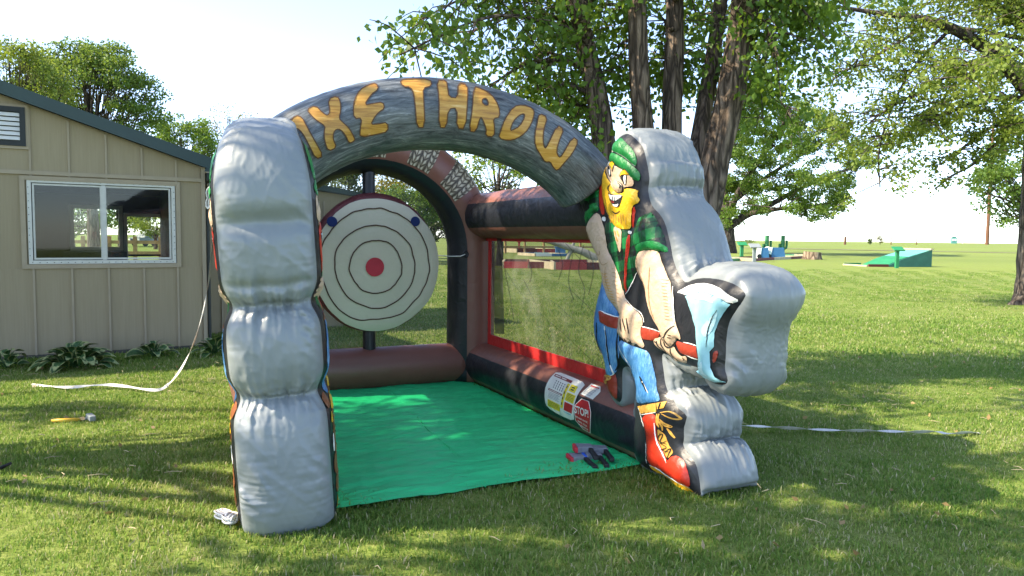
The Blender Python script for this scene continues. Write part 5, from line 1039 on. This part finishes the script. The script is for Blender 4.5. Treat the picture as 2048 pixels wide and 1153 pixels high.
cactus('green cactus prop standing behind the left blue block', 1533, 511, 472); cactus('green cactus prop standing right of the larger blue block', 1565, 510, 472)
def lane(label, p0, p1, wid, h, mats, zt=.05):
    a, b = gnd(*p0), gnd(*p1); a.z = b.z = 0; d = b - a; L = d.length; t = tag(empty('golf_lane', a, math.atan2(d.y, d.x)), label, 'golf lane'); MB().box(0, L, .1, wid - .1, .0, zt).build('carpet', M['turf'], t)
    n = max(2, int(L / 4))
    for i in range(n): MB().box(L * i / n, L * (i + 1) / n - .02, -.02, .1, 0, h).build('edge_board', M[mats[i % len(mats)]], t); MB().box(L * i / n, L * (i + 1) / n - .02, wid - .1, wid, 0, h).build('edge_board', M[mats[(i + 1) % len(mats)]], t)
    MB().box(-.12, 0, 0, wid, 0, h).build('edge_board', M['board'], t); MB().box(L, L + .12, 0, wid, 0, h).build('edge_board', M['board'], t)
lane('long brown edged golf lane between the grey sign and the tree stump', (1510, 523), (1612, 517), 3, .22, ['darkred', 'board']); lane('green golf lane at the far left behind the silver axe bulge', (1462, 523), (1505, 521), 3, .2, ['dgreen', 'board']); lane('green lane running behind the tree stump', (1566, 512), (1612, 513), 4, .15, ['dgreen', 'board'])
lane('red edged golf lane seen through the side net', (1008, 537), (1105, 538), 4.5, .36, ['redboard', 'darkred']); lane('red edged golf lane seen through the net beside the lumberjack arm', (1112, 541), (1235, 541), 5, .4, ['redboard', 'darkred']); lane('far red golf lane behind the netting', (1035, 506), (1112, 506), 5, .45, ['darkred', 'redboard']); lane('white edged golf lane below the blue box behind the netting', (1072, 513), (1135, 513), 4, .25, ['white', 'bluep'])
def stump():
    g, z = gtop(1624, 519, 504); g.z = 0; r = 18 * g.y / FPX; t = tag(empty('tree_stump', g), 'broad pale tree stump at the end of the golf lane', 'stump'); v, f, _, _ = tubevf([(0, 0, -.05), (0, 0, .1), (.02, 0, z * .5), (.04, 0, z * .97)], lambda i, k, a: r * (1.12, 1.05, .95, .9)[i] * (1 + .10 * noise.noise(Vector((math.cos(a) * 2.5, math.sin(a) * 2.5, i * .3)))), 28, True); mk('stump_wood', v, f, M['stump'], t)
stump()
def log_prop():
    g = gnd(1130, 529); g.z = 0; Y = g.y; t = tag(empty('log_prop', g), 'grey weathered branching log propped up beyond the netting', 'log'); P = lambda x, y, d=0: px(x, y, Y + d) - g
    for nm, pts, r0, r1 in (('log', [(1080, 478), (1110, 486), (1140, 496), (1170, 506), (1200, 522), (1240, 540)], .16, .28), ('prop_leg', [(1146, 498), (1138, 510), (1131, 529)], .15, .11), ('branch', [(1122, 490), (1108, 489), (1096, 481)], .12, .07), ('branch', [(1142, 497), (1147, 488), (1149, 476)], .11, .08)):
        v, f, _, _ = tubevf(smooth_path([P(x, y) for x, y in pts], 4), lambda i, k, a: (r0 + (r1 - r0) * i / (4 * (len(pts) - 1))) * (1 + .12 * noise.noise(Vector((k, i * .5, 0)))), 10); mk(nm, v, f, M['logw'], t, smooth=True)
log_prop()
g_ = gnd(1121, 511); g_.z = 0; t_ = tag(empty('blue_box', g_), 'small blue box obstacle behind the weathered log', 'golf obstacle'); k_ = g_.y / FPX; bevel(MB().box(-10 * k_, 10 * k_, 0, 14 * k_, 0, 15 * k_).build('box', M['bluep'], t_), .05); MB().box(-12 * k_, 12 * k_, -.05, 14 * k_ + .05, 15 * k_ + .002, 15 * k_ + .1).build('lid', M['bluep'], t_); MB().box(-4 * k_, 3 * k_, 3 * k_, 8 * k_, 15 * k_ + .102, 33 * k_).build('white_top', M['white'], t_)
g_ = gnd(1038, 505); g_.z = 0; k_ = g_.y / FPX; t_ = tag(empty('red_post', g_), 'red lantern post standing beyond the netting', 'post'); MB().box(-2 * k_, 2 * k_, -2 * k_, 2 * k_, 0, 20 * k_).build('post', M['redboard'], t_); MB().prism([(-4 * k_, 20 * k_), (4 * k_, 20 * k_), (3 * k_, 25 * k_), (-3 * k_, 25 * k_)], -3 * k_, 3 * k_, 'y').build('lantern', M['redboard'], t_)
def rail_fence(label, pa, pb, n, h, group=None):
    a, b = gnd(*pa), gnd(*pb); a.z = b.z = 0; d = (b - a); L = d.length; t = tag(empty('rail_fence', a, math.atan2(d.y, d.x)), label, 'fence')
    for i in range(n + 1): MB().box(L * i / n - .09, L * i / n + .09, -.09, .09, 0, h * 1.1).build('post', M['wood'], t)
    for i in range(n):
        for z in (.42, .86): MB().box(L * i / n + .09, L * (i + 1) / n - .09, -.05, .05, h * z - .09, h * z + .09).build('rail', M['wood'], t)
rail_fence('split rail fence seen through the clubhouse windows', (60, 527), (420, 527), 7, 1.35); rail_fence('wooden rail fence seen beyond the netting', (930, 507), (1230, 507), 8, 1.6)
def truck():
    c = px(268, 476, 98); c.z = 0; t = tag(empty('parked_truck', c, R(-20)), 'dark silver pickup truck parked beyond the clubhouse', 'truck'); m = M['greyw']; dk = M['blk']
    bevel(MB().box(-1.0, 1.0, 0, 5.2, .55, 1.15).build('body', m, t), .1); bevel(MB().prism([(.9, 1.15), (3.4, 1.15), (3.2, 1.85), (1.6, 1.85)], -.9, .9, 'x').build('cabin', m, t), .08); MB().prism([(1.0, 1.2), (1.02, 1.2), (1.62, 1.78), (1.58, 1.78)], -.8, .8, 'x').build('windscreen', dk, t)
    for x in (-.95, .95):
        for y in (.95, 4.2): MB().tube([(x - .1, y, .4), (x + .1, y, .4)], .4, 16).build('wheel', dk, t)
    MB().box(-.6, .6, -.03, -.001, .65, .95).build('grille', dk, t); MB().box(-1.0, 1.0, -.12, -.031, .42, .6).build('bumper', M['white'], t)
    for x in (-.8, .8): MB().box(x - .15, x + .15, -.03, -.002, .8, 1.0).build('headlight', M['white'], t)
truck()
def upole():
    g = gnd(1974, 490.0); g.z = 0; k = g.y / FPX; t = tag(empty('utility_pole', g), 'brown wooden utility pole at the far right of the field', 'pole'); h = 260 * k; MB().tube([(0, 0, 0), (0, 0, h)], [3.4 * k, 2.2 * k], 12).build('pole', M['pole'], t); MB().box(-30 * k, 30 * k, -k, k, h - 20 * k, h - 17 * k).build('cross_arm', M['pole'], t)
    for i, (yl, yr) in enumerate(((355, 365), (396, 402))):
        w = tag(MB().tube(smooth_path([px(1000, yl - 10, g.y), px(1400, yl + 4, g.y), px(1974, yr, g.y), px(2300, yr - 8, g.y)], 6), .028, 4).build('power_line', M['blk']), ('upper' if i == 0 else 'lower') + ' thin power line strung across the pale sky', 'wire')
upole()
g_ = gnd(1908, 488.5); g_.z = 0; k_ = g_.y / FPX; t_ = tag(empty('green_sign', g_), 'small green sign with two white panes on the horizon', 'sign'); MB().box(-6 * k_, 6 * k_, 0, k_, 1 * k_, 13 * k_).build('board', M['teal2'], t_); MB().box(-4.4 * k_, -.5 * k_, -.3 * k_, -.01 * k_, 6 * k_, 10.5 * k_).build('pane', M['white'], t_); MB().box(.5 * k_, 4.4 * k_, -.3 * k_, -.01 * k_, 6 * k_, 10.5 * k_).build('pane', M['white'], t_); MB().box(-4 * k_, 4 * k_, 0, k_, 13 * k_ + .002, 15 * k_).build('cap', M['teal'], t_)
g_ = gnd(1925, 488.5); g_.z = 0; k_ = g_.y / FPX; t_ = tag(empty('golf_flag', g_), 'small red flag on a thin pole beside the green sign', 'flag'); MB().tube([(0, 0, 0), (0, 0, 19 * k_)], .25 * k_, 6).build('pole', M['white'], t_); MB().prism([(0, 12 * k_), (0, 18.5 * k_), (-2 * k_, 16 * k_), (-1.4 * k_, 12 * k_)], -.1 * k_, .1 * k_, 'y').build('flag', M['redboard'], t_)
for x, yt, lb in ((1690, 473, 'dark fence post on the horizon, thickest of the row'), (1782, 474, 'thin fence post on the horizon right of the bare shrub'), (1833, 474, 'thin fence post on the horizon above the ramp'), (1466, 473, 'thin fence post on the horizon beside the maple trunk')):
    g_ = gnd(x, 490); g_.z = 0; k_ = g_.y / FPX; w_ = 1.6 if x == 1690 else .7; z_ = px(x, yt, g_.y).z; o_ = MB().box(-w_ * k_, w_ * k_, -w_ * k_, w_ * k_, 0, z_ * .93).add([(-w_ * k_, -w_ * k_, z_ * .93), (w_ * k_, -w_ * k_, z_ * .93), (w_ * k_, w_ * k_, z_ * .93), (-w_ * k_, w_ * k_, z_ * .93), (0, 0, z_)], [(0, 1, 4), (1, 2, 4), (2, 3, 4), (3, 0, 4)]).build('fence_post', M['pole']); o_.location = g_; tag(o_, lb, 'fence post', 'posts along the field edge')
def far_bush(label, x, yb, yt, wpx, mat, n, seed):
    g = gnd(x, yb); g.z = 0; k = g.y / FPX; z = px(x, yt, g.y).z; crown_tree('far_shrub', label, g, (g.x, g.y, z * .6), (wpx * k * .5, wpx * k * .4, z * .45), 26, n, 1.6 * k, mat, 'bark2', .6 * k, wpx * k * .16, seed, cat='shrub')
far_bush('pale bare shrub standing alone on the horizon', 1760, 490, 470, 20, 'leafD', 26, 71); far_bush('tiny dark bush on the horizon left of the bare shrub', 1740, 490, 478, 10, 'leafE', 50, 72); far_bush('low scrub on the horizon beside the maple trunk', 1490, 490, 479, 40, 'leafE', 30, 73)

# ------------------------------------------------------------------ small things near the game
def ribbon(name, pts, w, mat, parent=None, n=8, flat=None, twist=0):
    P = smooth_path(pts, n); V = []; m = len(P)
    for i, p in enumerate(P):
        t = (P[min(i + 1, m - 1)] - P[max(i - 1, 0)]).normalized(); s = t.cross(Vector((0, 0, 1))); s = s.normalized() if s.length > 1e-3 else Vector((1, 0, 0)); up = s.cross(t)
        a = twist * math.sin(i * .35) + (flat(i / (m - 1)) if flat else 0); d = s * math.cos(a) + up * math.sin(a); V += [p + d * w / 2 + up * .001, p - d * w / 2 + up * .001, p - d * w / 2 - up * .001, p + d * w / 2 - up * .001]
    Fc = []
    for i in range(m - 1):
        for k in range(4): Fc.append((4 * i + k, 4 * i + (k + 1) % 4, 4 * i + 4 + (k + 1) % 4, 4 * i + 4 + k))
    return mk(name, V, Fc, mat, parent, smooth=False)
def gz(x, y, z): v = gnd(x, y, z); return v
tp = px(430, 405, 5.55); s1 = [tp, px(427, 470, 5.75), px(418, 560, 6.1), px(404, 630, 6.5), px(386, 690, 6.9), px(362, 738, 7.2), gz(338, 768, .06), gz(318, 780, .035), gz(290, 779, .04), gz(250, 773, .045), gz(215, 770, .05), gz(175, 772, .04), gz(140, 775, .035), gz(100, 773, .02), gz(62, 770, .01)]
strapL = tag(empty('tether_strap', (tp.x, tp.y, 0)), 'white webbing strap hanging from the left pillar and trailing on the grass', 'strap'); o = ribbon('strap', [p - Vector((tp.x, tp.y, 0)) for p in s1], .034, M['strap'], strapL, 8, lambda u: 1.2 if u < .45 else .5, .35)
def coil(label, c, axis, L, r, name='rope_bundle', n=7, hang=False):
    t = tag(empty(name, c), label, 'rope'); A = Vector(axis).normalized(); S = A.cross(Vector((0, 0, 1))).normalized() if not hang else Vector((1, 0, 0))
    U = A.cross(S)
    for i in range(n):
        a0 = (i - n / 2) * .006; pts = [A * (L / 2 * math.cos(q)) + S * (.028 * (1 + .2 * (i % 3)) * math.sin(q) * (.35 + .65 * abs(math.cos(q)) ** .6) + a0) + U * (.012 * ((i % 3) - 1) + .004 * math.sin(q * 2)) for q in np.linspace(0, 2 * math.pi, 25)]; MB().tube(pts, r, 6, False).build('loop', M['strap'], t, smooth=True)
    MB().tube([S * (.024 * math.cos(q)) + U * (.024 * math.sin(q)) + A * (.005 * q) for q in np.linspace(0, 6 * math.pi, 48)], r, 6).build('wrap', M['strap'], t, smooth=True); return t
g_ = gnd(453, 1050); coil('white cord coiled into a bundle on the grass by the left pillar', (g_.x, g_.y, .05), (.75, -.62, 0), .17, .006)
c_ = px(425, 397, 5.45); coil('white cord bundle hanging beside the left pillar at the roof corner', (c_.x, c_.y, c_.z), (.08, 0, 1), .15, .007, 'hanging_bundle', hang=True)
s2 = [gz(1440, 850, .12), gz(1475, 852, .10), gz(1520, 853, .06), gz(1570, 856, .05), gz(1620, 859, .045), gz(1680, 861, .05), gz(1730, 862, .04), gz(1780, 863, .04), gz(1830, 864, .045), gz(1870, 864, .055), gz(1895, 867, .045), gz(1930, 866, .03), gz(1962, 867, .01)]
q_ = s2[0].copy(); q_.z = 0; strapR = tag(empty('tether_strap', q_), 'white webbing strap lying on the grass right of the lumberjack boot', 'strap'); ribbon('strap', [p - q_ for p in s2], .045, M['strap'], strapR, 7, lambda u: .3, .5)
# hammer
def hammer():
    a, b = gnd(103, 846), gnd(186, 843); a.z = b.z = .016; d = b - a; L = d.length; t = tag(empty('hammer', a, math.atan2(d.y, d.x)), 'yellow handled hammer lying in the grass by the clubhouse', 'hammer'); M['hy'] = mat_plain('hammer_yellow', (.60, .36, .03), .5)
    MB().tube([(0, 0, 0), (L * .25, 0, 0), (L * .72, 0, .005)], [.016, .019, .014], 10).build('handle', M['hy'], t, smooth=True); MB().tube([(L * .72, 0, .005), (L * .92, 0, .01)], .012, 8).build('neck', M['greyw'], t, smooth=True); bevel(MB().obox(Matrix.Translation((L * .95, .0, .02)) @ Matrix.Rotation(R(30), 4, 'Z'), .05, .15, .045).build('head', M['greyw'], t), .008)
hammer()
a_, b_ = gnd(-12, 952), gnd(22, 940); t_ = tag(empty('steel_stake', (a_.x, a_.y, 0)), 'dark steel stake tip poking in at the left edge of the grass', 'stake'); MB().tube([(0, 0, .03), Vector((b_.x - a_.x, b_.y - a_.y, .045))], [.016, .010], 8).build('rod', M['blk'], t_, smooth=True)
# foam throwing axes
M['foam'] = mat_plain('grey_foam', (.22, .235, .26), .7, .1, 12); M['fred'] = mat_plain('foam_red', (.62, .03, .05), .6); M['fblue'] = mat_plain('foam_blue', (.02, .12, .60), .6); M['fblk'] = mat_plain('foam_black', (.016, .017, .019), .6)
def toy_axe(label, p_end, p_head, edge, z, roll, flip=1, group='foam throwing axes'):
    a, b = gnd(*p_end), gnd(*p_head); a.z = 0; d = b - a; t = tag(empty('foam_axe', (a.x, a.y, z), math.atan2(d.y, d.x) - math.pi / 2), label, 'toy axe', group); L = .27
    def bb(nm, o, mat): x = bevel(o.build(nm, M[mat], t), .007); return x
    bb('handle', MB().prism([(-.019, 0), (.019, 0), (.016, .05), (.014, .14), (.017, L), (-.017, L), (-.014, .14), (-.016, .05)], -.016, .016, 'z'), 'fblk')
    bb('head', MB().prism([(.02 * flip, L - .07), (.02 * flip, L + .03), (-.015 * flip, L + .035), (-.06 * flip, L + .04), (-.095 * flip, L + .055), (-.095 * flip, L - .085), (-.06 * flip, L - .065), (-.015 * flip, L - .06)][::1 if flip > 0 else -1], -.021, .021, 'z'), 'foam')
    bb('blade_edge', MB().prism([(-.0955 * flip, L + .055), (-.118 * flip, L + .045), (-.124 * flip, L - .015), (-.118 * flip, L - .075), (-.0955 * flip, L - .085)][::1 if flip > 0 else -1], -.020, .020, 'z'), edge)
    return t
toy_axe('foam axe with red blade edge lying on top of the pile', (1192, 938), (1172, 906), 'fred', .075, 0); toy_axe('foam axe with red blade edge at the bottom left of the pile', (1191, 945), (1166, 922), 'fred', .03, 0)
toy_axe('foam axe with blue blade edge in the middle of the pile', (1214, 943), (1186, 908), 'fblue', .035, 0); toy_axe('foam axe with blue blade edge at the right of the pile', (1224, 937), (1198, 901), 'fblue', .06, 0, 1)
# hostas
M['hosta'] = mat_plain('hosta_green', (.030, .085, .022), .45, .2, 10, .4); M['hostaw'] = mat_plain('hosta_cream', (.26, .30, .12), .5, .1)
def hosta_leaf():
    V = []; F = []; mi = []; nu, nv = 8, 7
    for j in range(nv):
        v = j / (nv - 1); w = .36 * math.sin(math.pi * min(.98, v * .9 + .06)) ** .8 * (1 - .3 * v)
        for i in range(nu):
            u = i / (nu - 1) * 2 - 1; V.append((u * w, v, .28 * math.sin(v * 2.3) - .42 * v * v + .12 * abs(u) * w + .012 * math.cos(u * 14)))
    for j in range(nv - 1):
        for i in range(nu - 1): F.append((j * nu + i, j * nu + i + 1, (j + 1) * nu + i + 1, (j + 1) * nu + i)); mi.append(1 if i in (0, nu - 2) or j == nv - 2 else 0)
    me = bpy.data.meshes.new('leaf'); me.from_pydata(V, [], F); me.materials.append(M['hosta']); me.materials.append(M['hostaw']); me.polygons.foreach_set('material_index', mi); me.polygons.foreach_set('use_smooth', [True] * len(F)); return me
HL = hosta_leaf()
def hosta(label, x, y, n, size, seed, spread=1.0):
    g = gnd(x, y); g.z = 0; rng = np.random.default_rng(seed); t = tag(empty('hosta_plant', g), label, 'plant', 'hostas along the clubhouse wall')
    for i in range(n):
        k = (i / n); o = link('leaf', HL, t); a = i * 2.399 + rng.normal() * .2; tilt = R(12 + 50 * (1 - k) + rng.normal() * 7); s = size * rng.uniform(.75, 1.15) * (.75 + .4 * k); r = size * (.10 + .9 * k * .75) * spread
        o.location = (math.cos(a) * r, math.sin(a) * r * .8, size * (.62 * (1 - k) + .14 + rng.normal() * .04)); o.rotation_euler = (tilt - R(14), rng.normal() * .25, a - math.pi / 2); o.scale = (s, s, s)
    m = MB()
    for i in range(n):
        a = i * 2.399; r = size * (.1 + .65 * i / n) * spread; m.tube([(0, 0, 0), (math.cos(a) * r * .5, math.sin(a) * r * .4, size * .4), (math.cos(a) * r, math.sin(a) * r * .8, size * (.62 * (1 - i / n) + .16))], .008, 4)
    m.build('stems', M['hosta'], t)
hosta('large leafy hosta with cream edged leaves under the clubhouse window', 150, 736, 58, .235, 81, 1.5); hosta('small cream edged hosta between the big one and the corner', 309, 716, 15, .20, 82); hosta('hosta half hidden behind the left pillar', 428, 712, 16, .21, 83); hosta('hosta at the far left end of the wall', 14, 740, 13, .21, 84)

# ------------------------------------------------------------------ grass
M['grass'] = None
def mat_grass():
    m, t, b = nodes_of('grass_blade'); a = N(t, 'ShaderNodeAttribute', attribute_name='tint'); oi = N(t, 'ShaderNodeObjectInfo'); geo = N(t, 'ShaderNodeNewGeometry'); f = tex(t, geo.outputs['Position'], .8, 4, .6); ad = N(t, 'ShaderNodeMath', operation='MULTIPLY_ADD'); t.links.new(f, ad.inputs[0]); ad.inputs[1].default_value = 1.25; t.links.new(a.outputs['Fac'], ad.inputs[2]); sb = N(t, 'ShaderNodeMath', operation='SUBTRACT'); t.links.new(ad.outputs[0], sb.inputs[0]); sb.inputs[1].default_value = .60
    o = ramp(t, sb.outputs[0], [(0, (.105, .215, .032)), (.35, (.185, .305, .050)), (.62, (.285, .365, .085)), (.84, (.40, .41, .16)), (.96, (.56, .50, .31))]); t.links.new(o, b.inputs['Base Color']); b.inputs['Roughness'].default_value = .5; b.inputs['Specular IOR Level'].default_value = .3
    tr = N(t, 'ShaderNodeBsdfTranslucent'); t.links.new(o, tr.inputs[0]); mx = N(t, 'ShaderNodeMixShader'); mx.inputs[0].default_value = .5; t.links.new(b.outputs[0], mx.inputs[1]); t.links.new(tr.outputs[0], mx.inputs[2]); t.links.new(mx.outputs[0], t.nodes['Material Output'].inputs[0]); return m
M['grass'] = mat_grass()
def grass_patch(name, S, n, h, w, seed):
    rng = np.random.default_rng(seed); p = rng.uniform(-S / 2, S / 2, (n, 2)); a = rng.uniform(0, 2 * math.pi, n); hh = h * rng.uniform(.45, 1.25, n); ln = rng.uniform(.15, 1.0, n) * hh; ww = w * rng.uniform(.6, 1.3, n)
    d = np.stack([np.cos(a), np.sin(a)], 1); s = np.stack([-np.sin(a), np.cos(a)], 1); V = np.zeros((n, 5, 3)); V[:, 0, :2] = p - s * ww[:, None] / 2; V[:, 1, :2] = p + s * ww[:, None] / 2
    m = p + d * ln[:, None] * .35; V[:, 2, :2] = m + s * ww[:, None] * .38; V[:, 3, :2] = m - s * ww[:, None] * .38; V[:, 2, 2] = V[:, 3, 2] = hh * .6; V[:, 4, :2] = p + d * ln[:, None]; V[:, 4, 2] = hh * rng.uniform(.7, 1.05, n)
    F = []
    for i in range(n): o = 5 * i; F += [(o, o + 1, o + 2, o + 3), (o + 3, o + 2, o + 4)]
    me = bpy.data.meshes.new(name); me.from_pydata(V.reshape(-1, 3).tolist(), [], F); at_ = me.attributes.new('tint', 'FLOAT', 'FACE'); tv = rng.uniform(.0, .75, n); tv[rng.uniform(size=n) < .05] = 1.0; at_.data.foreach_set('value', np.repeat(tv, 2).astype(np.float32)); me.materials.append(M['grass']); return bpy.data.objects.new(name, me)
def grass_layer(name, patches, pts, rng, label):
    c = bpy.data.collections.new(name + '_tufts')
    for o in patches: c.objects.link(o)
    n = len(pts); me = bpy.data.meshes.new(name); me.from_pydata(pts, [], [])
    at1 = me.attributes.new('rot', 'FLOAT_VECTOR', 'POINT'); r = np.zeros((n, 3), np.float32); r[:, 2] = rng.uniform(0, 6.283, n); at1.data.foreach_set('vector', r.ravel()); at2 = me.attributes.new('scl', 'FLOAT', 'POINT'); cl_ = np.array([noise.noise(Vector((p[0] * 1.3, p[1] * 1.3, 3))) for p in pts]); at2.data.foreach_set('value', np.clip(rng.uniform(.75, 1.2, n) * (1 + .55 * cl_), .5, 1.8).astype(np.float32)); at3 = me.attributes.new('idx', 'INT', 'POINT'); at3.data.foreach_set('value', rng.integers(0, len(patches), n).astype(np.int32))
    o = link(name, me, None, 'stuff'); tag(o, label, 'grass'); ng = bpy.data.node_groups.new(name, 'GeometryNodeTree'); ng.interface.new_socket('Geometry', in_out='INPUT', socket_type='NodeSocketGeometry'); ng.interface.new_socket('Geometry', in_out='OUTPUT', socket_type='NodeSocketGeometry')
    gi = ng.nodes.new('NodeGroupInput'); go = ng.nodes.new('NodeGroupOutput'); ip = ng.nodes.new('GeometryNodeInstanceOnPoints'); ci = ng.nodes.new('GeometryNodeCollectionInfo'); ci.inputs['Collection'].default_value = c; ci.inputs['Separate Children'].default_value = True; ci.inputs['Reset Children'].default_value = True; ip.inputs['Pick Instance'].default_value = True
    def na(nm, ty): x = ng.nodes.new('GeometryNodeInputNamedAttribute'); x.data_type = ty; x.inputs['Name'].default_value = nm; return [q for q in x.outputs if q.enabled and q.name == 'Attribute'][0]
    Lk = ng.links.new; Lk(gi.outputs[0], ip.inputs['Points']); Lk(ci.outputs[0], ip.inputs['Instance']); Lk(na('rot', 'FLOAT_VECTOR'), ip.inputs['Rotation']); Lk(na('scl', 'FLOAT'), ip.inputs['Scale']); Lk(na('idx', 'INT'), ip.inputs['Instance Index']); Lk(ip.outputs[0], go.inputs[0])
    md = o.modifiers.new('tufts', 'NODES'); md.node_group = ng; return o
def grass():
    rng = np.random.default_rng(5); S = .30
    def ok(x, y, pad):
        l = to_loc(Vector((x, y, 0)))
        if -1.10 - pad * .2 < l.x < 1.14 + pad * .5 and .0 + pad < l.y < 3.45: return False
        q = Vector((x, y, 0)) - B0; u, v = q.dot(BW), q.dot(BN)
        return not (v > -.05 and UL < u < UR + .1 and v < DEP) 
    near = []; y = 2.0
    while y < 9.5:
        half = .75 * y + .6; x = -half
        while x < half:
            jx, jy = x + rng.uniform(-.05, .05), y + rng.uniform(-.05, .05)
            if ok(jx, jy, .10): near.append((jx, jy, 0.0))
            x += S * .62
        y += S * .62
    grass_layer('near_grass', [grass_patch('tuft', S, 210, .032, .0060, 100 + i) for i in range(6)], near, rng, 'short sunlit and shaded lawn grass in the foreground')
    far = []; y = 9.3
    while y < 42:
        half = .75 * y + 1; x = -half; st = .55 + (y - 9) * .035
        while x < half:
            if x > -8 or y < 12:
                jx, jy = x + rng.uniform(-.1, .1), y + rng.uniform(-.1, .1)
                if ok(jx, jy, .3): far.append((jx, jy, 0.0))
            x += st
        y += st
    grass_layer('far_grass', [grass_patch('far_tuft', .95, 520, .048, .013, 200 + i) for i in range(5)], far, rng, 'lawn grass stretching away behind the game')
grass()
# dry clippings and fallen leaves on the lawn
def fallen_leaves():
    rng = np.random.default_rng(19); P = []
    while len(P) < 150:
        y = rng.uniform(2.6, 11); x = rng.uniform(-.72, .72) * y; l = to_loc(Vector((x, y, 0)))
        if -1.7 < l.x < 1.8 and -.8 < l.y < 3.8: continue
        P.append((x, y, rng.uniform(.02, .04)))
    M['dryleaf'] = mat_leaf('dry_leaf', (.22, .13, .06), (.42, .30, .14), .2); o = leaf_mesh('fallen_leaves', P, .05, M['dryleaf'], None, 0, .3, rng); o['kind'] = 'stuff'; tag(o, 'small dry leaves fallen on the lawn', 'leaves')
fallen_leaves()
def litter():
    rng = np.random.default_rng(9); M['straw'] = mat_plain('dry_straw', (.42, .34, .20), .8, .2, 20); m = MB()
    for i in range(230):
        y = rng.uniform(2.6, 9); x = rng.uniform(-.72, .72) * y; l = to_loc(Vector((x, y, 0)))
        if -1.6 < l.x < 1.7 and -.7 < l.y < 3.6: continue
        a = rng.uniform(0, 6.28); L = rng.uniform(.03, .12); z = rng.uniform(.035, .06); p = Vector((x, y, z)); d = Vector((math.cos(a), math.sin(a), rng.normal() * .08)); m.tube([p, p + d * L * .5 + Vector((rng.normal() * .01, rng.normal() * .01, .006)), p + d * L], [.0022, .0028, .0015], 4)
    o = m.build('dry_clippings', M['straw'], None, kind='stuff'); tag(o, 'dry grass clippings and twigs scattered on the lawn', 'clippings')
litter()
